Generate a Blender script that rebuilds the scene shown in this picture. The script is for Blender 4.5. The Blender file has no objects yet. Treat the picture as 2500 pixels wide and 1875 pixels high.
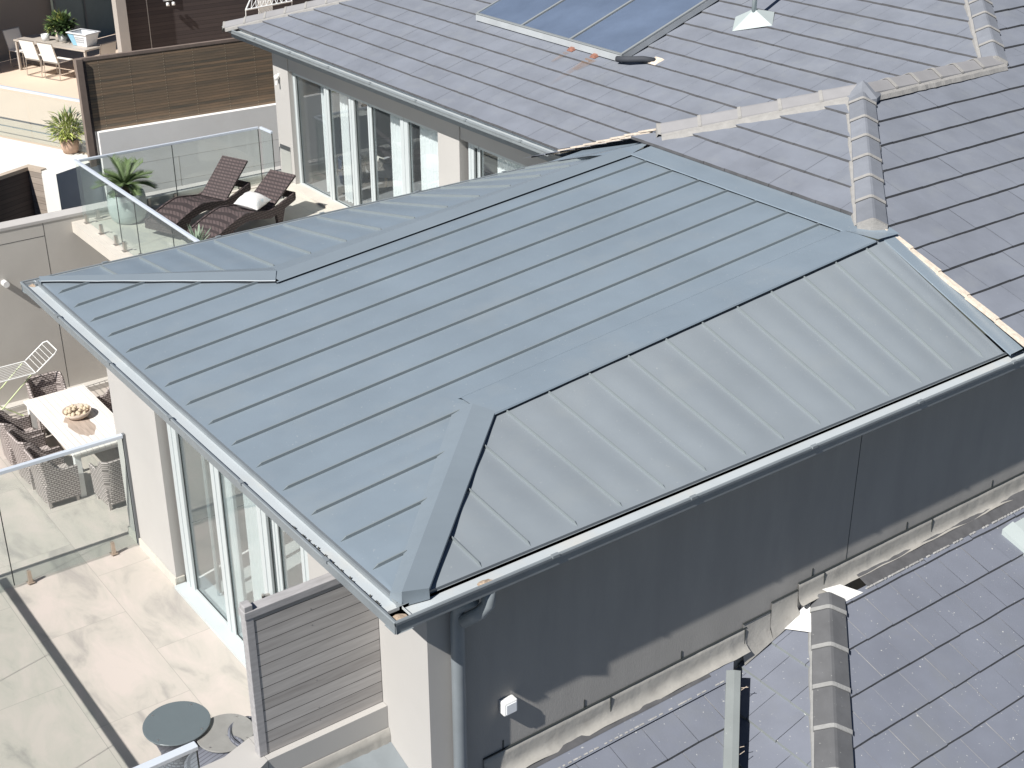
import bpy, bmesh, math, random
from mathutils import Vector, Matrix, noise
random.seed(11)
C = bpy.context.scene.collection
scene = bpy.context.scene
R = math.radians

# ------------------------------------------------------------------ camera
cam = bpy.data.objects.new('camera', bpy.data.cameras.new('camera'))
C.objects.link(cam)
cam.data.sensor_width = 36.0
cam.data.lens = 48.01
cam.data.clip_start = 0.1
cam.data.clip_end = 2000
rows = [(0.593772, 0.804632, -0.001102), (0.358376, -0.265687, -0.894973), (-0.720417, 0.531015, -0.446118)]
m = Matrix.Identity(4)
for i in range(3):
    m[i][0] = rows[0][i]
    m[i][1] = -rows[1][i]
    m[i][2] = -rows[2][i]
m.translation = Vector((6.2336, -3.6566, 5.3068))
cam.matrix_world = m
scene.camera = cam

# ------------------------------------------------------------------ light
SUN = Vector((0.350, -1.45, 1.53)).normalized()          # towards the sun
sun = bpy.data.objects.new('sun', bpy.data.lights.new('sun', 'SUN'))
sun.data.energy = 5.0
sun.data.angle = R(0.5)
sun.data.color = (1.0, 0.97, 0.925)
sun.rotation_euler = SUN.to_track_quat('Z', 'Y').to_euler()
C.objects.link(sun)
w = bpy.data.worlds.new('World')
scene.world = w
w.use_nodes = True
wn = w.node_tree
sky = wn.nodes.new('ShaderNodeTexSky')
sky.sky_type = 'NISHITA'
sky.sun_disc = False
sky.sun_elevation = math.asin(SUN.z)
sky.sun_rotation = math.atan2(SUN.x, SUN.y)
sky.air_density = 0.6
sky.dust_density = 0.1
sky.ozone_density = 1.0
wn.links.new(sky.outputs[0], wn.nodes['Background'].inputs[0])
wn.nodes['Background'].inputs[1].default_value = 0.05
scene.view_settings.view_transform = 'Standard'
scene.view_settings.look = 'None'
scene.view_settings.gamma = 1.0
scene.view_settings.use_curve_mapping = False
scene.view_settings.exposure = 0.38
scene.render.engine = 'CYCLES'
scene.cycles.max_bounces = 8
scene.cycles.transparent_max_bounces = 16

# ------------------------------------------------------------------ materials
def mat(name, col, rough=0.7, metal=0.0, spec=0.5, var=0.0, scale=3.0, bump=0.0, bscale=40.0, stain=None, stscale=1.5,
        stamt=0.5, tint=0.0, coat=0.0, vec=None, detail=6.0, dirt=0.0):
    """procedural principled material: base colour with cloudy variation, optional stain colour, fine bump, per-piece tint"""
    mt = bpy.data.materials.new(name)
    mt.use_nodes = True
    nt = mt.node_tree
    b = nt.nodes['Principled BSDF']
    b.inputs['Roughness'].default_value = rough
    b.inputs['Metallic'].default_value = metal
    b.inputs['Specular IOR Level'].default_value = spec
    b.inputs['Coat Weight'].default_value = coat
    tc = nt.nodes.new('ShaderNodeTexCoord')
    src = tc.outputs['Object']
    if vec:
        mp = nt.nodes.new('ShaderNodeMapping')
        mp.inputs['Scale'].default_value = vec
        nt.links.new(src, mp.inputs[0])
        src = mp.outputs[0]
    rgb = nt.nodes.new('ShaderNodeRGB')
    rgb.outputs[0].default_value = (*col, 1)
    out = rgb.outputs[0]
    def mixc(a, f, colour=None, mode='MIX', bsock=None):
        mx = nt.nodes.new('ShaderNodeMix')
        mx.data_type = 'RGBA'
        mx.blend_type = mode
        nt.links.new(a, mx.inputs[6])
        if bsock is not None: nt.links.new(bsock, mx.inputs[7])
        else: mx.inputs[7].default_value = (*colour, 1)
        if isinstance(f, float): mx.inputs[0].default_value = f
        else: nt.links.new(f, mx.inputs[0])
        return mx.outputs[2]
    def ramp(src_, lo, hi, a=(0, 0, 0), c=(1, 1, 1)):
        r = nt.nodes.new('ShaderNodeValToRGB')
        r.color_ramp.elements[0].position = lo
        r.color_ramp.elements[1].position = hi
        r.color_ramp.elements[0].color = (*a, 1)
        r.color_ramp.elements[1].color = (*c, 1)
        nt.links.new(src_, r.inputs[0])
        return r.outputs[0]
    def noi(sc, det=detail, rgh=0.6):
        n = nt.nodes.new('ShaderNodeTexNoise')
        n.inputs['Scale'].default_value = sc
        n.inputs['Detail'].default_value = det
        n.inputs['Roughness'].default_value = rgh
        nt.links.new(src, n.inputs[0])
        return n.outputs[0]
    if var > 0:
        v = ramp(noi(scale), 0.3, 0.7, (1 - var,) * 3, (1 + var,) * 3)
        out = mixc(out, 1.0, mode='MULTIPLY', bsock=v)
    if stain:
        s = ramp(noi(stscale, 8, 0.65), 0.52, 0.75, (0, 0, 0), (stamt,) * 3)
        out = mixc(out, s, stain)
    if dirt > 0:
        s = ramp(noi(38.0, 3, 0.5), 0.70, 0.74, (0, 0, 0), (dirt,) * 3)
        out = mixc(out, s, (0.62, 0.62, 0.58))
    if tint > 0:
        at = nt.nodes.new('ShaderNodeAttribute')
        at.attribute_name = 'tint'
        t = ramp(at.outputs['Fac'], 0.0, 1.0, (1 - tint,) * 3, (1 + tint,) * 3)
        out = mixc(out, 1.0, mode='MULTIPLY', bsock=t)
    nt.links.new(out, b.inputs['Base Color'])
    if bump > 0:
        bn = nt.nodes.new('ShaderNodeBump')
        bn.inputs['Strength'].default_value = bump
        bn.inputs['Distance'].default_value = 0.01
        nt.links.new(noi(bscale), bn.inputs['Height'])
        nt.links.new(bn.outputs[0], b.inputs['Normal'])
    return mt

def glass(name, tint=(0.80, 0.90, 0.87), refl=0.10, haze=0.0):
    mt = bpy.data.materials.new(name)
    mt.use_nodes = True
    nt = mt.node_tree
    nt.nodes.remove(nt.nodes['Principled BSDF'])
    o = nt.nodes['Material Output']
    tr = nt.nodes.new('ShaderNodeBsdfTransparent')
    tr.inputs[0].default_value = (*tint, 1)
    gl = nt.nodes.new('ShaderNodeBsdfGlossy')
    gl.inputs['Roughness'].default_value = 0.015
    fr = nt.nodes.new('ShaderNodeLayerWeight')
    fr.inputs[0].default_value = 0.5
    pw_ = nt.nodes.new('ShaderNodeMath'); pw_.operation = 'POWER'; pw_.inputs[1].default_value = 4.0
    nt.links.new(fr.outputs['Facing'], pw_.inputs[0])
    ma = nt.nodes.new('ShaderNodeMath')
    ma.operation = 'MULTIPLY_ADD'
    ma.inputs[1].default_value = 0.35
    ma.inputs[2].default_value = refl
    nt.links.new(pw_.outputs[0], ma.inputs[0])
    mx = nt.nodes.new('ShaderNodeMixShader')
    nt.links.new(ma.outputs[0], mx.inputs[0])
    first = tr.outputs[0]
    if haze > 0:
        df = nt.nodes.new('ShaderNodeBsdfDiffuse')
        df.inputs[0].default_value = (0.70, 0.76, 0.79, 1)
        m2 = nt.nodes.new('ShaderNodeMixShader')
        m2.inputs[0].default_value = haze
        nt.links.new(tr.outputs[0], m2.inputs[1])
        nt.links.new(df.outputs[0], m2.inputs[2])
        first = m2.outputs[0]
    nt.links.new(first, mx.inputs[1])
    nt.links.new(gl.outputs[0], mx.inputs[2])
    nt.links.new(mx.outputs[0], o.inputs[0])
    return mt

def boards(name, c1, c2, gap, board, axis='Z', grain=(1.2, 1.2, 30), rough=0.75, dots=0.0):
    """timber boards: one band of colour per board, dark joint lines, streaky grain along the board"""
    mt = bpy.data.materials.new(name)
    mt.use_nodes = True
    nt = mt.node_tree
    b = nt.nodes['Principled BSDF']
    b.inputs['Roughness'].default_value = rough
    tc = nt.nodes.new('ShaderNodeTexCoord')
    sep = nt.nodes.new('ShaderNodeSeparateXYZ')
    nt.links.new(tc.outputs['Object'], sep.inputs[0])
    dv = nt.nodes.new('ShaderNodeMath'); dv.operation = 'DIVIDE'
    dv.inputs[1].default_value = board
    nt.links.new(sep.outputs[axis], dv.inputs[0])
    fl = nt.nodes.new('ShaderNodeMath'); fl.operation = 'FLOOR'
    nt.links.new(dv.outputs[0], fl.inputs[0])
    fc = nt.nodes.new('ShaderNodeMath'); fc.operation = 'FRACT'
    nt.links.new(dv.outputs[0], fc.inputs[0])
    wh = nt.nodes.new('ShaderNodeTexWhiteNoise'); wh.noise_dimensions = '1D'
    nt.links.new(fl.outputs[0], wh.inputs['W'])
    mp = nt.nodes.new('ShaderNodeMapping')
    mp.inputs['Scale'].default_value = grain
    nt.links.new(tc.outputs['Object'], mp.inputs[0])
    no = nt.nodes.new('ShaderNodeTexNoise')
    no.inputs['Scale'].default_value = 1.6
    no.inputs['Detail'].default_value = 8
    no.inputs['Roughness'].default_value = 0.65
    nt.links.new(mp.outputs[0], no.inputs[0])
    ad = nt.nodes.new('ShaderNodeMath'); ad.operation = 'MULTIPLY_ADD'
    ad.inputs[1].default_value = 0.55
    nt.links.new(wh.outputs[0], ad.inputs[0])
    nm = nt.nodes.new('ShaderNodeMath'); nm.operation = 'MULTIPLY_ADD'
    nm.inputs[1].default_value = 1.6; nm.inputs[2].default_value = -0.55
    nt.links.new(no.outputs[0], nm.inputs[0])
    nt.links.new(nm.outputs[0], ad.inputs[2])
    cl = nt.nodes.new('ShaderNodeMix'); cl.data_type = 'RGBA'
    cl.inputs[6].default_value = (*c1, 1); cl.inputs[7].default_value = (*c2, 1)
    nt.links.new(ad.outputs[0], cl.inputs[0])
    lt = nt.nodes.new('ShaderNodeMath'); lt.operation = 'LESS_THAN'
    lt.inputs[1].default_value = gap / board
    nt.links.new(fc.outputs[0], lt.inputs[0])
    mx = nt.nodes.new('ShaderNodeMix'); mx.data_type = 'RGBA'
    mx.inputs[7].default_value = (c1[0] * 0.3, c1[1] * 0.3, c1[2] * 0.3, 1)
    nt.links.new(lt.outputs[0], mx.inputs[0])
    nt.links.new(cl.outputs[2], mx.inputs[6])
    nt.links.new(mx.outputs[2], b.inputs['Base Color'])
    return mt

M = {}
M['roof_metal'] = mat('roof_metal', (0.215, 0.262, 0.305), rough=0.33, metal=0.0, spec=0.75, var=0.07, scale=1.2, dirt=0.25, stain=(0.25, 0.285, 0.31), stscale=1.4, stamt=0.6, bump=0.02, bscale=3, coat=0.0)
M['roof_metal_side_sheen'] = mat('roof_metal_side_sheen', (0.238, 0.268, 0.292), rough=0.38, spec=0.7, var=0.06, scale=1.2, stain=(0.27, 0.295, 0.305), stscale=1.6, stamt=0.6, dirt=0.2)  # greyer colour paints in the right slope's different sky reflection
M['roof_seam'] = mat('roof_seam', (0.22, 0.25, 0.26), rough=0.4, spec=0.7, var=0.05)
M['cap_metal'] = mat('cap_metal', (0.215, 0.255, 0.288), rough=0.36, spec=0.75, var=0.05, scale=1.3)
M['drip_shade'] = mat('drip_shade', (0.12, 0.135, 0.15), rough=0.5, var=0.08)  # darker copy of the roof metal, near-shade painted into the drip edge
M['gutter'] = mat('gutter', (0.22, 0.245, 0.26), rough=0.45, spec=0.6, var=0.1, scale=4)
M['gutter_in'] = mat('gutter_in', (0.47, 0.51, 0.53), rough=0.55, var=0.05, scale=2, stain=(0.66, 0.57, 0.44), stscale=1.7, stamt=0.35)
M['rust'] = mat('rust', (0.40, 0.31, 0.23), rough=0.9, var=0.5, scale=25, stain=(0.16, 0.13, 0.11), stscale=30, stamt=0.9)
M['moss'] = mat('moss', (0.10, 0.10, 0.09), rough=1.0, var=0.5, scale=40)
M['tile'] = mat('tile', (0.196, 0.212, 0.248), rough=0.78, spec=0.35, var=0.10, scale=2.2, tint=0.03, bump=0.12, bscale=60, vec=(1, 1, 1), stain=(0.235, 0.25, 0.27), stscale=2.5, stamt=0.6, dirt=0.10)
M['tile_edge'] = mat('tile_edge', (0.09, 0.09, 0.095), rough=0.9, var=0.2, scale=9)
M['tile_dark'] = mat('tile_dark', (0.182, 0.196, 0.236), rough=0.6, spec=0.45, var=0.08, scale=2.0, tint=0.025, bump=0.1, bscale=60, stain=(0.19, 0.20, 0.21), stscale=1.3, stamt=0.6, dirt=0.8)
M['joint'] = mat('joint', (0.36, 0.355, 0.345), rough=0.95, var=0.3, scale=14)
M['cap_tile'] = mat('cap_tile', (0.205, 0.218, 0.245), rough=0.7, var=0.10, scale=5, tint=0.10)
M['cap_tile_dark'] = mat('cap_tile_dark', (0.115, 0.117, 0.123), rough=0.7, var=0.14, scale=5, tint=0.06, dirt=0.3)
M['cap_painted'] = mat('cap_painted', (0.275, 0.27, 0.275), rough=0.8, var=0.06, scale=5, tint=0.04)
M['mortar'] = mat('mortar', (0.315, 0.305, 0.29), rough=0.95, var=0.10, scale=16, bump=0.5, bscale=50)
M['mortar_grey'] = mat('mortar_grey', (0.29, 0.29, 0.285), rough=0.95, var=0.10, scale=16, bump=0.5, bscale=50)
M['raw_edge'] = mat('raw_edge', (0.66, 0.57, 0.47), rough=0.95, var=0.2, scale=20, bump=0.4)
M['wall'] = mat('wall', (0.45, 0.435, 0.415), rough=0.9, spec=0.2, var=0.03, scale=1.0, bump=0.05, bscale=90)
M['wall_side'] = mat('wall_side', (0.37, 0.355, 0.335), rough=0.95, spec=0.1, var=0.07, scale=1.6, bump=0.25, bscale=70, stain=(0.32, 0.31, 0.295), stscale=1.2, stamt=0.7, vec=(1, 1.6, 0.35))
M['wall_grey'] = mat('wall_grey', (0.54, 0.515, 0.475), rough=0.9, spec=0.2, var=0.07, scale=0.7, stain=(0.46, 0.42, 0.38), stscale=0.5, stamt=0.5)
M['white_wall'] = mat('white_wall', (0.74, 0.73, 0.69), rough=0.9, spec=0.2, var=0.03, scale=1)
M['cream_wall'] = mat('cream_wall', (0.84, 0.83, 0.81), rough=0.9, spec=0.2, var=0.04, scale=1, stain=(0.74, 0.69, 0.63), stscale=2.2, stamt=0.3)
M['soffit'] = mat('soffit', (0.30, 0.31, 0.32), rough=0.8, var=0.03)
M['frame'] = mat('frame', (0.50, 0.54, 0.545), rough=0.35, spec=0.6, var=0.02)
M['frame_dark'] = mat('frame_dark', (0.16, 0.17, 0.18), rough=0.4, var=0.04)
M['seal'] = mat('seal', (0.03, 0.035, 0.035), rough=0.6)
M['glass'] = glass('glass', (0.945, 0.975, 0.963), 0.03, 0.05)
M['glass_door'] = glass('glass_door', (0.94, 0.975, 0.98), 0.18, 0.07)
M['glass_rear'] = glass('glass_rear', (0.96, 0.98, 0.985), 0.09, 0.03)
M['glass_old'] = glass('glass_old', (0.955, 0.985, 0.975), 0.02, 0.045)
M['rail'] = mat('rail', (0.56, 0.61, 0.68), rough=0.3, spec=0.6)
M['steel'] = mat('steel', (0.50, 0.47, 0.44), rough=0.3, metal=0.8, var=0.1, scale=12)
M['steel_warm'] = mat('steel_warm', (0.46, 0.38, 0.31), rough=0.4, metal=0.5, var=0.15, scale=12)
M['lead'] = mat('lead', (0.37, 0.355, 0.325), rough=0.75, var=0.10, scale=5, stain=(0.26, 0.24, 0.22), stscale=6, stamt=0.6, bump=0.5, bscale=14)
M['membrane'] = mat('membrane', (0.80, 0.79, 0.76), rough=0.8, var=0.04)
M['flash_grey'] = mat('flash_grey', (0.22, 0.24, 0.24), rough=0.5, var=0.08, dirt=0.3)
M['timber_grey'] = boards('timber_grey', (0.30, 0.28, 0.265), (0.50, 0.475, 0.455), 0.006, 0.098, grain=(2, 1.3, 18))
M['timber_frame'] = mat('timber_frame', (0.36, 0.35, 0.352), rough=0.8, var=0.16, scale=6, vec=(6, 1, 6))
M['timber_brown'] = boards('timber_brown', (0.11, 0.10, 0.08), (0.30, 0.205, 0.13), 0.004, 0.052, grain=(0.8, 0.8, 12))
M['timber_brown_frame'] = mat('timber_brown_frame', (0.20, 0.155, 0.13), rough=0.8, var=0.12, scale=6)
M['timber_dark'] = boards('timber_dark', (0.045, 0.035, 0.035), (0.075, 0.058, 0.055), 0.006, 0.09)
M['timber_lit'] = boards('timber_lit', (0.21, 0.175, 0.145), (0.38, 0.32, 0.27), 0.006, 0.13)
M['timber_cap'] = mat('timber_cap', (0.48, 0.40, 0.32), rough=0.85, var=0.08)
M['gap_shade'] = mat('gap_shade', (0.055, 0.065, 0.075), rough=0.9)  # near-black that paints the shade in open gaps under the caps
M['coping'] = mat('coping', (0.50, 0.48, 0.46), rough=0.9, var=0.05)
M['screw'] = mat('screw', (0.36, 0.30, 0.22), rough=0.5)
M['slab_shade'] = mat('slab_shade', (0.46, 0.50, 0.56), rough=0.7, var=0.06, scale=1.5)  # sunless side of the white slab, its shade painted in as blue-grey
M['wicker_tan'] = mat('wicker_tan', (0.45, 0.40, 0.375), rough=0.8, var=0.1, scale=8)
M['wicker_brown'] = mat('wicker_brown', (0.085, 0.063, 0.062), rough=0.55, var=0.22, scale=9, vec=(1, 1, 14), spec=0.4)
M['wicker_blue'] = mat('wicker_blue', (0.165, 0.175, 0.205), rough=0.7, var=0.2, scale=20)
M['white_paint'] = mat('white_paint', (0.80, 0.80, 0.78), rough=0.4)
M['white_timber'] = boards('white_timber', (0.72, 0.66, 0.61), (0.86, 0.84, 0.80), 0.004, 0.098, axis='Y', grain=(1.0, 14, 1))
M['wood_stain'] = mat('wood_stain', (0.42, 0.34, 0.28), rough=0.85, var=0.25, scale=3, vec=(1, 9, 1))
M['lime'] = mat('lime', (0.55, 0.62, 0.36), rough=0.4)
M['clay'] = mat('clay', (0.55, 0.46, 0.38), rough=0.8, var=0.1, scale=6)
M['seedpod'] = mat('seedpod', (0.62, 0.52, 0.38), rough=0.8, var=0.25, scale=18)
M['pot_grey'] = mat('pot_grey', (0.46, 0.52, 0.50), rough=0.7, var=0.06, scale=3, bump=0.1)
M['pot_white'] = mat('pot_white', (0.72, 0.73, 0.72), rough=0.5)
M['terracotta'] = mat('terracotta', (0.50, 0.34, 0.25), rough=0.85, var=0.1)
M['soil'] = mat('soil', (0.12, 0.10, 0.08), rough=1, var=0.4, scale=40)
M['pebble'] = mat('pebble', (0.62, 0.58, 0.50), rough=0.8, var=0.2, scale=9)
M['leaf'] = mat('leaf', (0.075, 0.125, 0.045), rough=0.5, var=0.25, scale=6, tint=0.45)
M['leaf_palm'] = mat('leaf_palm', (0.11, 0.16, 0.065), rough=0.45, var=0.2, scale=6, tint=0.35)
M['leaf_yellow'] = mat('leaf_yellow', (0.36, 0.40, 0.12), rough=0.5, var=0.2, scale=8, tint=0.3)
M['agave'] = mat('agave', (0.20, 0.26, 0.19), rough=0.6, var=0.25, scale=14, tint=0.35)
M['trunk'] = mat('trunk', (0.12, 0.09, 0.06), rough=0.95, var=0.3, scale=30)
M['fabric_white'] = mat('fabric_white', (0.82, 0.80, 0.76), rough=0.9, var=0.02)
M['cushion'] = mat('cushion', (0.62, 0.61, 0.60), rough=0.9, var=0.05, stain=(0.35, 0.50, 0.56), stscale=9, stamt=0.9)
M['curtain'] = mat('curtain', (0.82, 0.84, 0.83), rough=0.9, var=0.02)
M['curtain_grey'] = mat('curtain_grey', (0.30, 0.33, 0.33), rough=0.9, var=0.03)
M['plastic_blue'] = mat('plastic_blue', (0.30, 0.56, 0.72), rough=0.4)
M['plastic_white'] = mat('plastic_white', (0.78, 0.80, 0.82), rough=0.4)
M['navy'] = mat('navy', (0.025, 0.04, 0.08), rough=0.5)
M['chair_grey'] = mat('chair_grey', (0.36, 0.37, 0.39), rough=0.9, var=0.06)
M['throw'] = mat('throw', (0.80, 0.78, 0.70), rough=0.95, var=0.05, bump=0.6, bscale=30)
M['oak'] = mat('oak', (0.50, 0.32, 0.18), rough=0.6)
M['carpet'] = mat('carpet', (0.22, 0.225, 0.23), rough=0.95, var=0.05)
M['room'] = mat('room', (0.40, 0.42, 0.44), rough=0.9)
M['room_light'] = mat('room_light', (0.68, 0.70, 0.68), rough=0.9)
M['concrete'] = mat('concrete', (0.56, 0.52, 0.46), rough=0.9, var=0.06, scale=2, bump=0.1)
M['sand_paving'] = mat('sand_paving', (0.70, 0.56, 0.44), rough=0.9, var=0.03, scale=1)
M['taupe_wall'] = mat('taupe_wall', (0.30, 0.27, 0.245), rough=0.9, var=0.05, scale=0.6)
M['table_top'] = mat('table_top', (0.46, 0.41, 0.36), rough=0.6, var=0.05)
M['grass'] = mat('grass', (0.05, 0.055, 0.04), rough=1, var=0.3, scale=0.4)
M['table_glass'] = mat('table_glass', (0.13, 0.155, 0.165), rough=0.12, spec=0.8, var=0.03)
M['table_glass_light'] = mat('table_glass_light', (0.27, 0.265, 0.25), rough=0.15, spec=0.8, var=0.12, scale=4)
M['solar'] = mat('solar', (0.135, 0.175, 0.25), rough=0.22, spec=0.9, var=0.15, scale=1.2, coat=0.6)
M['solar_frame'] = mat('solar_frame', (0.36, 0.38, 0.38), rough=0.4, metal=0.3)
M['solar_edge'] = mat('solar_edge', (0.42, 0.44, 0.45), rough=0.5, var=0.1)
M['red_rust'] = mat('red_rust', (0.26, 0.12, 0.085), rough=0.9, var=0.3, scale=30)
M['black_foam'] = mat('black_foam', (0.05, 0.055, 0.065), rough=0.8)
M['vent'] = mat('vent', (0.42, 0.47, 0.465), rough=0.6, var=0.03)

# large stone paving with cloudy veins, per-slab tint and fine joints
def paving(name, a, b_, c_, jw=0.004, sc=(0.5, 0.85)):
    mt = bpy.data.materials.new(name); mt.use_nodes = True
    nt = mt.node_tree; p = nt.nodes['Principled BSDF']
    p.inputs['Roughness'].default_value = 0.55
    tc = nt.nodes.new('ShaderNodeTexCoord')
    br = nt.nodes.new('ShaderNodeTexBrick')
    br.inputs['Scale'].default_value = 1.0
    br.inputs['Brick Width'].default_value = sc[0]
    br.inputs['Row Height'].default_value = sc[1]
    br.inputs['Mortar Size'].default_value = jw
    br.inputs['Color1'].default_value = (0.0, 0.0, 0.0, 1)
    br.inputs['Color2'].default_value = (1, 1, 1, 1)
    br.inputs['Mortar'].default_value = (0.5, 0.5, 0.5, 1)
    nt.links.new(tc.outputs['Object'], br.inputs[0])
    # shift the noise per slab so veins break at the joints
    ad = nt.nodes.new('ShaderNodeVectorMath'); ad.operation = 'MULTIPLY_ADD'
    ad.inputs[1].default_value = (7, 5, 3)
    nt.links.new(br.outputs['Color'], ad.inputs[0]); nt.links.new(tc.outputs['Object'], ad.inputs[2])
    mp = nt.nodes.new('ShaderNodeMapping'); mp.inputs['Scale'].default_value = (1.0, 2.2, 1); mp.inputs['Rotation'].default_value = (0, 0, 0.5)
    nt.links.new(ad.outputs[0], mp.inputs[0])
    no = nt.nodes.new('ShaderNodeTexNoise'); no.inputs['Scale'].default_value = 0.9; no.inputs['Detail'].default_value = 9
    no.inputs['Roughness'].default_value = 0.62; no.inputs['Distortion'].default_value = 0.7
    nt.links.new(mp.outputs[0], no.inputs[0])
    r = nt.nodes.new('ShaderNodeValToRGB')
    e = r.color_ramp.elements
    e[0].position = 0.32; e[0].color = (*c_, 1)
    e[1].position = 0.62; e[1].color = (*a, 1)
    x = e.new(0.46); x.color = (*b_, 1)
    nt.links.new(no.outputs[0], r.inputs[0])
    mx = nt.nodes.new('ShaderNodeMix'); mx.data_type = 'RGBA'
    mx.inputs[7].default_value = (c_[0] * 0.95, c_[1] * 0.95, c_[2] * 0.93, 1)
    nt.links.new(br.outputs['Fac'], mx.inputs[0]); nt.links.new(r.outputs[0], mx.inputs[6])
    nt.links.new(mx.outputs[2], p.inputs['Base Color'])
    return mt
M['paving'] = paving('paving', (0.52, 0.46, 0.42), (0.46, 0.425, 0.38), (0.345, 0.32, 0.295), sc=(2.1, 1.25))
M['paving2'] = paving('paving2', (0.60, 0.57, 0.50), (0.55, 0.53, 0.47), (0.44, 0.43, 0.40), sc=(0.9, 0.9))

# wicker: horizontal weave in relief
def wicker(name, a, b_, sz=55.0):
    mt = bpy.data.materials.new(name); mt.use_nodes = True
    nt = mt.node_tree; p = nt.nodes['Principled BSDF']; p.inputs['Roughness'].default_value = 0.75
    tc = nt.nodes.new('ShaderNodeTexCoord')
    ck = nt.nodes.new('ShaderNodeTexBrick')
    ck.inputs['Scale'].default_value = 1.0; ck.inputs['Brick Width'].default_value = 0.075; ck.inputs['Row Height'].default_value = 0.036
    ck.inputs['Mortar Size'].default_value = 0.008
    ck.inputs['Color1'].default_value = (*a, 1); ck.inputs['Color2'].default_value = (a[0] * .86, a[1] * .85, a[2] * .86, 1); ck.inputs['Mortar'].default_value = (*b_, 1)
    # unwrap around the vertical axis: u = x + y
    sx = nt.nodes.new('ShaderNodeSeparateXYZ'); nt.links.new(tc.outputs['Object'], sx.inputs[0])
    ad = nt.nodes.new('ShaderNodeMath'); nt.links.new(sx.outputs[0], ad.inputs[0]); nt.links.new(sx.outputs[1], ad.inputs[1])
    cb = nt.nodes.new('ShaderNodeCombineXYZ'); nt.links.new(ad.outputs[0], cb.inputs[0]); nt.links.new(sx.outputs[2], cb.inputs[1])
    nt.links.new(cb.outputs[0], ck.inputs[0])
    nt.links.new(ck.outputs['Color'], p.inputs['Base Color'])
    bn = nt.nodes.new('ShaderNodeBump'); bn.inputs['Strength'].default_value = 0.6; bn.inputs['Distance'].default_value = 0.008; bn.invert = True
    nt.links.new(ck.outputs['Fac'], bn.inputs['Height']); nt.links.new(bn.outputs[0], p.inputs['Normal'])
    return mt
M['weave_tan'] = wicker('weave_tan', (0.50, 0.44, 0.415), (0.15, 0.125, 0.115))
M['weave_blue'] = wicker('weave_blue', (0.19, 0.20, 0.235), (0.09, 0.095, 0.115))

M['wicker_brown'] = wicker('wicker_brown', (0.105, 0.078, 0.076), (0.04, 0.03, 0.03))
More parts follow.
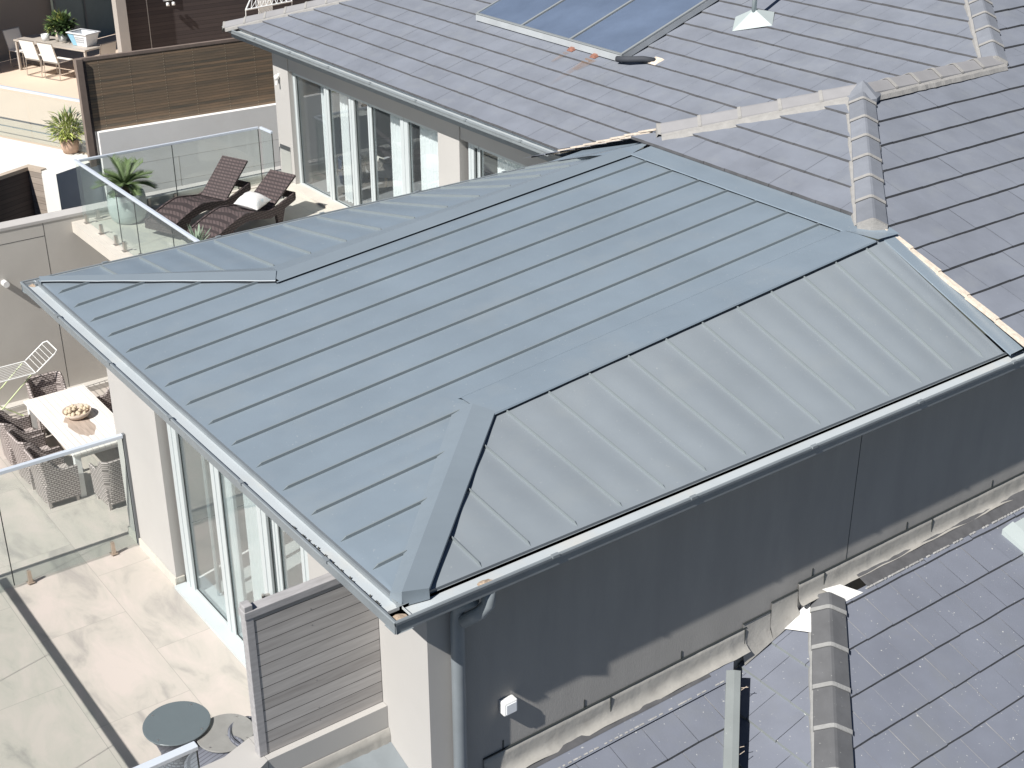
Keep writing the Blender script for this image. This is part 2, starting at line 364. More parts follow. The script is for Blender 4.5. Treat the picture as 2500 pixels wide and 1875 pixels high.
# ------------------------------------------------------------------ mesh helpers
class MB:
    def __init__(s):
        s.v = []; s.f = []; s.m = []; s.t = []
        s.cur = 0; s.tint = 0.5
    def face(s, pts, mi=None):
        b = len(s.v)
        s.v += [tuple(p) for p in pts]
        s.f.append(tuple(range(b, b + len(pts))))
        s.m.append(s.cur if mi is None else mi); s.t.append(s.tint)
    def box(s, a, b, mi=None):
        x0, y0, z0 = [min(a[i], b[i]) for i in range(3)]
        x1, y1, z1 = [max(a[i], b[i]) for i in range(3)]
        s.hexa([(x0, y0, z0), (x1, y0, z0), (x1, y1, z0), (x0, y1, z0)], [(x0, y0, z1), (x1, y0, z1), (x1, y1, z1), (x0, y1, z1)], mi)
    def hexa(s, lo, hi, mi=None):
        b = len(s.v); n = len(lo)
        s.v += [tuple(p) for p in lo] + [tuple(p) for p in hi]
        fs = [tuple(b + i for i in reversed(range(n))), tuple(b + n + i for i in range(n))]
        for i in range(n):
            j = (i + 1) % n
            fs.append((b + i, b + j, b + n + j, b + n + i))
        for f in fs:
            s.f.append(f); s.m.append(s.cur if mi is None else mi); s.t.append(s.tint)
    def bar(s, p, q, wd, ht=None, up=(0, 0, 1), mi=None):
        p = Vector(p); q = Vector(q); ht = ht or wd
        d = (q - p).normalized(); u = Vector(up)
        if abs(d.dot(u)) > 0.98: u = Vector((1, 0, 0))
        sd = d.cross(u).normalized() * wd / 2; u = sd.cross(d).normalized() * ht / 2
        s.hexa([p - sd - u, p + sd - u, p + sd + u, p - sd + u], [q - sd - u, q + sd - u, q + sd + u, q - sd + u], mi)
    def tube(s, pts, r, n=8, mi=None, cap=True):
        pts = [Vector(p) for p in pts]
        rs = r if isinstance(r, (list, tuple)) else [r] * len(pts)
        b = len(s.v); prev = None
        for i, p in enumerate(pts):
            d = (pts[min(i + 1, len(pts) - 1)] - pts[max(i - 1, 0)]).normalized()
            if prev is None:
                u = Vector((0, 0, 1)) if abs(d.z) < 0.95 else Vector((1, 0, 0))
            else: u = prev
            sd = d.cross(u).normalized(); u = sd.cross(d).normalized(); prev = u
            for k in range(n):
                a = 2 * math.pi * k / n
                s.v.append(tuple(p + (sd * math.cos(a) + u * math.sin(a)) * rs[i]))
        for i in range(len(pts) - 1):
            for k in range(n):
                k2 = (k + 1) % n
                s.f.append((b + i * n + k, b + i * n + k2, b + (i + 1) * n + k2, b + (i + 1) * n + k)); s.m.append(s.cur if mi is None else mi); s.t.append(s.tint)
        if cap:
            s.f.append(tuple(b + k for k in reversed(range(n)))); s.m.append(s.cur if mi is None else mi); s.t.append(s.tint)
            e = b + (len(pts) - 1) * n
            s.f.append(tuple(e + k for k in range(n))); s.m.append(s.cur if mi is None else mi); s.t.append(s.tint)
    def lathe(s, prof, c=(0, 0, 0), n=28, mi=None, closed=False):
        b = len(s.v)
        for r, z in prof:
            for k in range(n):
                a = 2 * math.pi * k / n
                s.v.append((c[0] + r * math.cos(a), c[1] + r * math.sin(a), c[2] + z))
        for i in range(len(prof) - 1):
            for k in range(n):
                k2 = (k + 1) % n
                s.f.append((b + i * n + k, b + i * n + k2, b + (i + 1) * n + k2, b + (i + 1) * n + k)); s.m.append(s.cur if mi is None else mi); s.t.append(s.tint)
    def grid(s, rows_, mi=None):
        b = len(s.v); nr = len(rows_); nc = len(rows_[0])
        for r in rows_: s.v += [tuple(p) for p in r]
        for i in range(nr - 1):
            for j in range(nc - 1):
                a = b + i * nc + j
                s.f.append((a, a + 1, a + nc + 1, a + nc)); s.m.append(s.cur if mi is None else mi); s.t.append(s.tint)
    def build(s, name, mats, parent=None, origin=None, smooth=False, clip=None, bevel=0.0, auto=None):
        if not isinstance(mats, (list, tuple)): mats = [mats]
        me = bpy.data.meshes.new(name)
        o0 = Vector(origin) if origin is not None else (Vector(parent['_o']) if parent is not None and '_o' in parent else Vector((0, 0, 0)))
        me.from_pydata([tuple(Vector(p) - o0) for p in s.v], [], s.f)
        at = me.attributes.new('tint', 'FLOAT', 'FACE')
        for i, t in enumerate(s.t): at.data[i].value = t
        for i, mi in enumerate(s.m): me.polygons[i].material_index = mi
        for mm in mats: me.materials.append(M[mm] if isinstance(mm, str) else mm)
        bm = bmesh.new(); bm.from_mesh(me)
        if clip:
            for co, no in clip:
                bmesh.ops.bisect_plane(bm, geom=bm.verts[:] + bm.edges[:] + bm.faces[:], plane_co=Vector(co) - o0, plane_no=Vector(no), clear_outer=True)
        if bevel > 0:
            bmesh.ops.remove_doubles(bm, verts=bm.verts[:], dist=1e-5)
            bmesh.ops.recalc_face_normals(bm, faces=bm.faces[:])
            es = [e for e in bm.edges if len(e.link_faces) == 2 and e.calc_face_angle(0) > 0.5]
            bmesh.ops.bevel(bm, geom=es, offset=bevel, segments=2, affect='EDGES', profile=0.5)
        elif not clip:
            bmesh.ops.recalc_face_normals(bm, faces=bm.faces[:])
        bm.to_mesh(me); bm.free()
        if smooth:
            for p in me.polygons: p.use_smooth = True
        o = bpy.data.objects.new(name, me)
        C.objects.link(o)
        if parent is not None:
            o.parent = parent
            # the parent's own origin cancels out, children of an Empty are stored relative to it
            po = Vector(parent['_o']) if '_o' in parent else Vector((0, 0, 0))
            o.location = o0 - po
            o['_o'] = tuple(o0)
        else:
            o.location = o0
            o['_o'] = tuple(o0)
        return o

def tag(o, label=None, cat=None, group=None, kind=None):
    if label: o['label'] = label
    if cat: o['category'] = cat
    if group: o['group'] = group
    if kind: o['kind'] = kind
    return o
def thing(name, label, cat, loc=(0, 0, 0), group=None):
    o = bpy.data.objects.new(name, None); C.objects.link(o)
    o.empty_display_size = 0.1
    o.location = loc; o['_o'] = tuple(loc)
    return tag(o, label, cat, group)
def dup(root, loc, rotz=0.0, label=None, scale=None):
    def cp(o, par):
        c = o.copy(); C.objects.link(c)
        if par is not None: c.parent = par
        for ch in list(kids.get(o.name, [])): cp(ch, c)
        return c
    kids = {}
    for o in bpy.data.objects:
        if o.parent: kids.setdefault(o.parent.name, []).append(o)
    r = cp(root, None)
    r.location = loc; r.rotation_euler = (0, 0, rotz)
    if scale: r.scale = scale
    if label: r['label'] = label
    return r
def lerp(a, b, t): return a + (b - a) * t

# ------------------------------------------------------------------ key numbers (metres, eave level z = 0)
ZN = -5.95        # lower terrace
ZU = -2.80        # upper terrace
XW = -16.5        # party wall
WX = -0.34        # side wall plane of the metal-roofed wing
SL = 0.36         # tile roof slope
def zc(y): return 0.02 + 0.101 * (y - 0.15)       # top deck of metal roof

# ================================================================== SETTING
g = MB(); g.face([(-400, -400, -9.5), (400, -400, -9.5), (400, 400, -9.5), (-400, 400, -9.5)])
tag(g.build('ground', 'grass'), kind='structure')
g = MB(); g.face([(XW, -9, ZN), (-1.3, -9, ZN), (-1.3, 2.24, ZN), (XW, 2.24, ZN)]); g.face([(XW, 2.24, ZN), (-11.1, 2.24, ZN), (-11.1, 9, ZN), (XW, 9, ZN)])
tag(g.build('paved_terrace', 'paving'), kind='structure')
g = MB()
g.box((XW + 0.02, 3.66, ZU - 0.14), (-7.3, 7.75, ZU))
tag(g.build('upper_terrace_floor', ['paving2']), kind='structure')

# ================================================================== MAIN HOUSE
house = thing('house', 'large grey town house with a blue-grey standing seam metal roof and slate-coloured tile roofs behind', 'house', (-3.5, 3.0, -5.95))

# ---- metal roof
KR = (-1.66, 1.95); KL = (-5.37, 1.95)
EX0, EX1, EY = -0.15, -7.12, 0.15
YT = 6.49
def hipR(y): return -(0.15 + (y - 0.15) * (KR[0] * -1 - 0.15) / (KR[1] - 0.15))
def hipL(y): return EX1 + (y - 0.15) * (KL[0] - EX1) / (KL[1] - 0.15)
def ytop_x(x):     # start y is eave; where does the deck end at this x (front part only)
    return YT
def ystart(x):
    return EY
rs = MB()
seam_x = [-0.58 - 0.432 * k for k in range(15)]
edges_x = sorted(seam_x + [EX0, EX1] + [KR[0], KL[0]], reverse=True)
def ymax_at(x):
    if x > KR[0]: return 0.15 + (-0.15 - x) / (-0.15 - KR[0]) * (KR[1] - 0.15)
    if x < KL[0]: return 0.15 + (x - EX1) / (KL[0] - EX1) * (KL[1] - 0.15)
    return YT
def pan_wave(u, seed, v):     # slight oil canning between two seams
    return 0.006 * math.sin(math.pi * u) ** 2 + 0.004 * (noise.noise(Vector((seed * 3.1, v * 0.55, u * 1.3)))) * math.sin(math.pi * u)
for i in range(len(edges_x) - 1):
    xa, xb = edges_x[i], edges_x[i + 1]
    n = 6; rws = []
    for j in range(n + 1):
        x = lerp(xa, xb, j / n); xm = min(max(x, xb + 1e-4), xa - 1e-4)
        y1 = ymax_at(xm); col = []
        for k in range(25):
            y = lerp(EY, y1, k / 24)
            col.append((x, y, zc(y) + pan_wave(j / n, i, y) * min(1, k / 2)))
        rws.append(col)
    rs.grid(rws)
# side faces are ruled between the level eave and the rising break line
def side_pt(y, s, right=True):
    if right:
        xt = KR[0] if y > KR[1] else hipR(y)
        x0 = EX0
    else:
        xt = KL[0] if y > KL[1] else hipL(y)
        x0 = EX1
    return Vector((lerp(x0, xt, s), y, lerp(0.02, zc(y), s)))
seam_y = [0.80 + 0.4262 * k for k in range(14)]
ys = [EY] + seam_y + [6.60]
ys = sorted(ys)
def wave_amp(right): return 1.8 if right else 1.2
deck_rs = rs
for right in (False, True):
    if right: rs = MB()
    for i in range(len(ys) - 1):
        ya, yb = ys[i], ys[i + 1]; n = 8; rws = []
        for j in range(n + 1):
            y = lerp(ya, yb, j / n); col = []
            for k in range(17):
                p = side_pt(y, k / 16, right)
                col.append((p.x, p.y, p.z + wave_amp(right) * pan_wave(j / n, i + 40, p.x) * min(1, k / 2, (16 - k) / 2)))
            rws.append(col)
        rs.grid(rws)
# folded-down eave edge
metal = deck_rs.build('metal_roof', 'roof_metal', house, smooth=True)
rs.build('side_sheets', 'roof_metal_side_sheen', metal, smooth=True)

rs = MB()
n_ = 40
def wob(t, k): return 0.004 * noise.noise(Vector((t * 1.7, k, 0)))
rs.grid([[(lerp(EX0, EX1, i / n_), EY - 0.001, 0.021) for i in range(n_ + 1)], [(lerp(EX0, EX1, i / n_), EY - 0.010 + wob(i, 1), -0.022) for i in range(n_ + 1)]])
rs.grid([[(EX0 + 0.001, lerp(EY, 6.75, i / n_), 0.021) for i in range(n_ + 1)], [(EX0 + 0.004, lerp(EY, 6.75, i / n_), -0.03 + 0.4 * wob(i, 2)) for i in range(n_ + 1)]])
rs.grid([[(EX1, EY, 0.02), (EX1, 6.9, 0.02)], [(EX1 - 0.012, EY, -0.045), (EX1 - 0.012, 6.9, -0.045)]])
rs.build('drip_edge', 'drip_shade', metal)
def rib(p, q, up, h=0.026, wd=0.010):
    """standing seam with a pointed lower end"""
    b = MB(); p = Vector(p); q = Vector(q); d = (q - p).normalized(); u = Vector(up).normalized()
    s_ = d.cross(u).normalized() * wd / 2
    a = p; a2 = p + d * 0.05
    b.face([a, a2 + s_, a2 + s_ + u * h]); b.face([a, a2 - s_ + u * h, a2 - s_])
    b.face([a, a2 + s_ + u * h, a2 - s_ + u * h])
    n = 4
    for i in range(n):
        p0 = a2.lerp(q, i / n); p1 = a2.lerp(q, (i + 1) / n)
        b.face([p0 + s_, p1 + s_, p1 + s_ + u * h, p0 + s_ + u * h])
        b.face([p0 - s_, p0 - s_ + u * h, p1 - s_ + u * h, p1 - s_])
        b.face([p0 - s_ + u * h, p0 + s_ + u * h, p1 + s_ + u * h, p1 - s_ + u * h])
    b.face([q + s_, q - s_, q - s_ + u * h, q + s_ + u * h])
    return b
for k, x in enumerate(seam_x):
    if k == 3: ye = 1.80
    elif x > KR[0]: ye = ymax_at(x) - 0.13 - 0.22 * (0.15 + (-0.15 - x) / 1.51 * 1.8) / 2
    elif k == 11: ye = 1.93
    elif x < KL[0]: ye = ymax_at(x) - 0.0
    elif x < -5.2: ye = 1.9
    else: ye = YT
    rib((x, EY + 0.03, zc(EY + 0.03)), (x, ye, zc(ye)), (0, -0.1, 1)).build('standing_seam', 'roof_seam', metal)
for y in seam_y:
    a = side_pt(y, 0.02); b_ = side_pt(y, 0.985)
    rib(a, b_, (0.35, 0, 1), h=0.020, wd=0.009).build('standing_seam', 'roof_seam', metal)
for y in seam_y:
    a = side_pt(y, 0.03, False); b_ = side_pt(y, 0.86 if y > KL[1] else 0.93, False)
    rib(a, b_, (-0.35, 0, 1)).build('standing_seam', 'roof_seam', metal)
# caps
T_ = 0.034
cp = MB()
def strip(b, pts_top, lip=None, mi=0):
    b.face(pts_top, mi)
    if lip:
        for (i, j) in lip:
            p, q = Vector(pts_top[i]), Vector(pts_top[j])
            b.face([p, q, q - Vector((0, 0, T_ + 0.012)), p - Vector((0, 0, T_ + 0.012))], mi)
# right break cap
z0, z1 = zc(1.93), zc(6.46)
cp.grid([[(lerp(-2.08, -1.62, j / 6), lerp(1.90, 6.47, k / 20), zc(lerp(1.90, 6.47, k / 20)) + T_ - (0.040 if j == 0 else 0.0) + 0.003 * noise.noise(Vector((j * 2.0, k * 0.6, 3)))) for k in range(21)] for j in range(7)])
cp.grid([[(-1.62, lerp(1.93, 6.47, k / 28), zc(lerp(1.93, 6.47, k / 28)) + T_) for k in range(29)], [(-1.612, lerp(1.93, 6.47, k / 28), zc(lerp(1.93, 6.47, k / 28)) + T_ - 0.012) for k in range(29)]])
cp.build('break_cap', 'roof_metal', metal)
cl = MB()
cl.grid([[(-1.634, lerp(1.93, 6.50, k / 28), zc(lerp(1.93, 6.50, k / 28)) + T_ - 0.003) for k in range(29)], [(-1.622, lerp(1.93, 6.50, k / 28), zc(lerp(1.93, 6.50, k / 28)) - 0.03) for k in range(29)]])
cl.grid([[(lerp(-5.14, -1.98, j / 12), 6.452, zc(6.44) + T_ - 0.003) for j in range(13)], [(lerp(-5.14, -1.98, j / 12), 6.446, zc(6.44) - 0.006) for j in range(13)]])
cl.grid([[(-5.166, lerp(1.87, 6.45, k / 20), zc(lerp(1.87, 6.45, k / 20)) + T_ - 0.003) for k in range(21)], [(-5.158, lerp(1.87, 6.45, k / 20), zc(lerp(1.87, 6.45, k / 20)) - 0.004) for k in range(21)]])
cl.build('gap_shade_strip', 'gap_shade', metal)  # dark bands stand in for shadow under the cap and apron edges
# left break cap
cp = MB()
cp.grid([[(lerp(-5.16, -5.37, j / 3), lerp(1.90, 6.47, k / 20), zc(lerp(1.90, 6.47, k / 20)) + T_) for k in range(21)] for j in range(4)])
cp.grid([[(-5.37 - 0.24 * j, lerp(1.90, 6.47, k / 20), lerp(zc(lerp(1.90, 6.47, k / 20)), 0.02, 0.24 * j / 1.75) + T_ - 0.02 * j) for k in range(21)] for j in range(2)])
cp.grid([[(-5.16, lerp(1.87, 6.47, k / 20), zc(lerp(1.87, 6.47, k / 20)) + T_) for k in range(21)], [(-5.148, lerp(1.87, 6.47, k / 20), zc(lerp(1.87, 6.47, k / 20)) + T_ - 0.006) for k in range(21)]])
cp.build('break_cap', 'cap_metal', metal)
# right hip cap: two folded flaps
cp = MB()
n = 16; L_ = []; Mi = []; Rr = []; Rd = []
for k in range(n + 1):
    t = k / n
    l = Vector((lerp(-0.27, -2.00, t), lerp(0.13, 1.84, t), 0)); l.z = zc(l.y) + 0.010
    c_ = Vector((lerp(-0.15, -1.84, t), lerp(0.15, 1.90, t), 0)); c_.z = zc(c_.y) + T_ + 0.016 + 0.03 * (1 - t)
    r_ = Vector((lerp(-0.115, -1.64, t), lerp(0.34, 1.98, t), 0)); r_.z = zc(r_.y) + T_ - 0.004 * (1 - t)
    L_.append(l); Mi.append(c_); Rr.append(r_); Rd.append(r_ + Vector((0.004, 0.003, -0.010)))
cp.grid([L_, Mi]); cp.grid([Mi, Rr]); cp.grid([Rr, Rd])
cp.face([L_[0], Mi[0], Mi[0] + Vector((0.0, -0.005, -0.12)), L_[0] + Vector((0, -0.005, -0.06))])
cp.face([Mi[0], Rr[0], Rr[0] + Vector((0.005, 0.0, -0.085)), Mi[0] + Vector((0.0, -0.005, -0.12))])
cp.build('hip_cap', 'cap_metal', metal)
cl = MB(); cl.grid([[p + Vector((-0.012, -0.008, -0.002)) for p in Rr], [p + Vector((-0.004, -0.003, -0.06)) for p in Rr]]); cl.build('gap_shade_strip', 'gap_shade', metal)  # painted gap shade below the right hip cap's edge
# left hip cap
cp = MB(); A_ = []; B_ = []; D_ = []; E_ = []
for k in range(n + 1):
    t = k / n
    a = Vector((lerp(-6.99, -5.18, t), lerp(0.14, 1.87, t), 0)); wv = 0.004 * abs(math.sin(t * math.pi * 4.2)); a.z = zc(a.y) + T_ + 0.004 + wv
    b_ = Vector((lerp(-7.10, -5.37, t), lerp(0.16, 1.98, t), 0)); b_.z = zc(b_.y) + T_ + 0.012
    d_ = Vector((lerp(-7.14, -5.60, t), lerp(0.20, 2.05, t), 0)); d_.z = side_pt(min(d_.y, 1.949), 0.0, False).z + 0.0
    sfrac = max(0.0, (d_.x - EX1) / max(1e-3, ((KL[0] if d_.y > KL[1] else hipL(d_.y)) - EX1)))
    d_.z = lerp(0.02, zc(d_.y), min(1, sfrac)) + 0.012
    A_.append(a); B_.append(b_); D_.append(d_); E_.append(a + Vector((0.004, -0.004, -0.006)))
cp.grid([E_, A_]); cp.grid([A_, B_]); cp.grid([B_, D_])
cp.face([A_[0], B_[0], B_[0] - Vector((0, 0, 0.08)), A_[0] - Vector((0, 0, 0.07))])
cp.face([A_[-1], B_[-1], D_[-1], D_[-1] - Vector((0, 0, 0.02)), A_[-1] - Vector((0, 0, 0.03))])
cp.build('hip_cap', 'cap_metal', metal)
cl = MB(); cl.grid([[p + Vector((-0.018, 0.018, -0.003)) for p in A_], [Vector((p.x - 0.006, p.y + 0.006, zc(p.y) - 0.004)) for p in A_]]); cl.build('gap_shade_strip', 'gap_shade', metal)  # painted shadow line below the left hip cap's edge
# apron flashing under the tiles
cp = MB()
cp.grid([[(lerp(-5.16, -1.98, j / 12), y, z) for j in range(13)] for y, z in ((6.43, zc(6.44) + T_ - 0.008), (6.435, zc(6.44) + T_), (6.60, zc(6.6) + T_ + 0.006), (6.86, 0.745))])
cp.face([(-5.16, 6.445, zc(6.44) + T_), (-5.61, 6.2, 0.60), (-6.9, 6.60, 0.13), (-6.6, 6.9, 0.30), (-5.26, 6.86, 0.745)])
cp.face([(-1.98, 6.445, zc(6.44) + T_ + 0.004), (-1.62, 6.50, zc(6.5) + T_ + 0.004), (-1.60, 6.79, 0.70), (-1.98, 6.86, 0.745)])
cp.grid([[(lerp(-1.66, -0.08, j / 10), y, lerp(zc(6.6), 0.02, j / 10) + dz) for j in range(11)] for y, dz in ((6.60, -0.002), (6.602, 0.012), (6.78, 0.022))])
cp.build('apron_flashing', 'roof_metal', metal)

# ---- gutters
def gutter(p, q, inward, name='gutter', wd=0.14, dp=0.085, dpi=0.026):
    """open box gutter from p to q (outer top edge), inward = unit vector to the roof"""
    b = MB(); p = Vector(p); q = Vector(q); iv = Vector(inward)
    o = lambda a, i, z: a + iv * i + Vector((0, 0, z))
    prof = [(0.016, -0.004, 0), (0.016, 0.006, 0), (0.0, 0.008, 0), (-0.006, 0.0, 0), (-0.004, -0.02, 0), (0.006, -0.03, 0), (0.010, -dp - 0.01, 0), (wd, -dp - 0.01, 0)]
    for i in range(len(prof) - 1):
        a, c_ = prof[i], prof[i + 1]
        b.face([o(p, a[0], a[1]), o(q, a[0], a[1]), o(q, c_[0], c_[1]), o(p, c_[0], c_[1])], 0)
    prof = [(0.016, -0.004), (0.018, -dpi), (wd, -dpi), (wd, 0.0)]
    for i in range(len(prof) - 1):
        a, c_ = prof[i], prof[i + 1]
        b.face([o(p, a[0], a[1]), o(q, a[0], a[1]), o(q, c_[0], c_[1]), o(p, c_[0], c_[1])], 1)
    L = (q - p).length; d = (q - p).normalized(); t = 0.9
    while t < L - 0.3:       # joiner bumps on the outer bead
        c_ = p + d * t
        b.bar(c_ - d * 0.03 + Vector((0, 0, 0.004)), c_ + d * 0.03 + Vector((0, 0, 0.004)), 0.03, 0.022)
        b.bar(c_ + iv * 0.008 + Vector((0, 0, 0.0)), c_ + iv * wd + Vector((0, 0, 0.0)), 0.016, 0.004, mi=1) if False else None
        t += 1.31
    return b.build(name, ['gutter', 'gutter_in'], house)
g1 = gutter((0, 0, 0), (-7.22, 0, 0), (0, 1, 0))
g2 = gutter((0, 14, 0), (0, 0, 0), (-1, 0, 0))
g3 = gutter((-7.22, 0, 0), (-7.22, 7.2, 0), (1, 0, 0), wd=0.09)
g4 = gutter((-7.3, 7.125, 0), (-17.35, 7.125, 0), (0, 1, 0), wd=0.14, dp=0.06)
# rust and leaf litter in the gutter corners
def blob(c_, rx, ry, h, name, mt, par, seed=0, n=14):
    b = MB(); ring = []
    for j, f in enumerate((1.0, 0.6, 0.0)):
        ring.append([(c_[0] + rx * f * (1 + 0.35 * noise.noise(Vector((k * 0.9, seed, j)))) * math.cos(2 * math.pi * k / n), c_[1] + ry * f * (1 + 0.35 * noise.noise(Vector((seed, k * 0.9, j)))) * math.sin(2 * math.pi * k / n), c_[2] + h * (1 - f) * (0.7 + 0.5 * noise.noise(Vector((k, j, seed))))) for k in range(n + 1)])
    b.grid(ring)
    return b.build(name, mt, par)
blob((-0.065, 0.07, -0.024), 0.045, 0.055, 0.03, 'rust_patch', 'rust', g1, 1)
blob((-0.06, 0.75, -0.024), 0.03, 0.06, 0.02, 'rust_patch', 'rust', g2, 2)
blob((-7.13, 0.09, -0.024), 0.06, 0.04, 0.02, 'rust_patch', 'rust', g3, 3)
lit = MB()
for i in range(70):
    x = random.uniform(-1.55, -0.25); r = random.uniform(0.004, 0.012)
    y = 0.022 + abs(random.gauss(0, 0.012)); z = -0.023
    lit.hexa([(x + r * math.cos(a), y + r * math.sin(a), z) for a in (0, 1.6, 3.1, 4.7)], [(x + r * 0.5 * math.cos(a), y + r * 0.5 * math.sin(a), z + r * 1.5) for a in (0, 1.6, 3.1, 4.7)])
lit.build('leaf_litter', 'moss', g1)['kind'] = 'stuff'

# ---- tiled roof planes
def tile_plane(name, course_dir, k0, nk, gauge, zf, lo, hi, clip, tm='tile', em='tile_edge', jm='tile_edge', tw=0.33, t0=0.032, par=house, joint=0.0012, seed=0):
    """course_dir 'Y': courses run along Y, the plane climbs towards -X; 'X': courses along X, climbs towards +Y.
    k0 = coordinate of the lowest tile edge, zf(c) = height of the plane at that coordinate"""
    b = MB(); rnd = random.Random(seed)
    sgn = -1 if course_dir == 'Y' else 1
    for k in range(nk):
        c0 = k0 + sgn * gauge * k; c1 = c0 + sgn * (gauge + 0.03)
        off = (tw / 2) * (k % 2) + rnd.uniform(-0.01, 0.01)
        a = lo + off - tw
        while a < hi:
            a0 = a + joint / 2; a1 = a + tw - joint / 2
            dz = rnd.uniform(-0.0018, 0.0018); sk = rnd.uniform(-0.004, 0.004)
            b.tint = rnd.random()
            def P(c_, u, h):
                z = zf(c_) + h + dz
                return (c_, u, z) if course_dir == 'Y' else (u, c_, z)
            f0, f1 = c0 + sk * sgn, c0 - sk * sgn
            top = [P(f0, a0, t0), P(f1, a1, t0), P(c1, a1, 0.004), P(c1, a0, 0.004)]
            b.face(top if course_dir == 'X' else top[::-1], 0)
            fr = [P(f0, a0, 0.0), P(f1, a1, 0.0), P(f1, a1, t0), P(f0, a0, t0)]
            b.face(fr if course_dir == 'X' else fr[::-1], 1)
            a += tw
    b.tint = 0.5
    # underlay sheet
    ca, cb = k0, k0 + sgn * gauge * nk
    def Q(c_, u): return (c_, u, zf(c_) - 0.001) if course_dir == 'Y' else (u, c_, zf(c_) - 0.001)
    b.face([Q(ca, lo), Q(ca, hi), Q(cb, hi), Q(cb, lo)], 2)
    return b.build(name, [tm, em, jm], par, clip=clip)
AP = (-3.69, 8.55)       # apex of the small hip end
zX = lambda x: 0.05 - SL * x                     # +X facing planes
zT3 = lambda y: 0.74 + SL * (y - 6.75)           # small hip end facing -Y
zT1 = lambda y: 0.03 + SL * (y - 7.23)           # rear wing facing -Y
XB = -1.917
s2 = math.sqrt(0.5)
tr = tile_plane('tile_roof', 'Y', -0.043, 19, 0.347, zX, 6.78, 15.0,
                [((XB, 6.75, 0), (-s2, -s2, 0)), ((-3.69, 0, 0), (-1, 0, 0)), ((0, 6.785, 0), (0, -1, 0))], seed=1)
# the part of that face which lies beyond the hip of the rear wing
tr2 = tile_plane('tile_roof', 'Y', -0.043 - 0.347 * 10, 9, 0.347, zX, 10.9, 16.0,
                 [((-3.69, 10.98, 0), (-s2, -s2, 0)), ((-3.69, 0, 0), (1, 0, 0))], seed=2)
tr3 = tile_plane('tile_roof', 'X', 6.735, 6, 0.343, zT3, -5.6, -1.7,
                 [((XB, 6.75, 0), (s2, s2, 0)), ((AP[0], AP[1], 0), (-s2, s2, 0))], seed=3)
tr1 = tile_plane('tile_roof', 'X', 7.215, 17, 0.34, zT1, -17.4, -2.8,
                 [((-3.69, 10.98, 0), (s2, s2, 0)), ((-3.69, 10.98, 0), (s2, -s2, 0)), ((-17.15, 7.2, 0), (-s2, s2, 0))], seed=4)
# narrow hidden-side face of the small hip wing (faces -X, seen edge-on)
b = MB()
for k in range(14):
    x0 = -3.69 - 0.3 * k; x1 = x0 - 0.31
    b.tint = random.random()
    z0 = 1.38 + SL * (x0 + 3.69); z1 = 1.38 + SL * (x1 + 3.69)
    b.face([(x0, 6.7, z0 + 0.002), (x0, 12, z0 + 0.002), (x1, 12, z1 + 0.012), (x1, 6.7, z1 + 0.012)], 0)
    b.face([(x1, 6.7, z1 + 0.012), (x1, 12, z1 + 0.012), (x1, 12, z1 - 0.01), (x1, 6.7, z1 - 0.01)], 1)
b.build('tile_roof', ['tile', 'tile_edge'], house, clip=[((AP[0], AP[1], 0), (s2, -s2, 0)), ((-3.69, 10.98, 0), (-s2, s2, 0)), ((0, 6.86, 0), (0, -1, 0))])

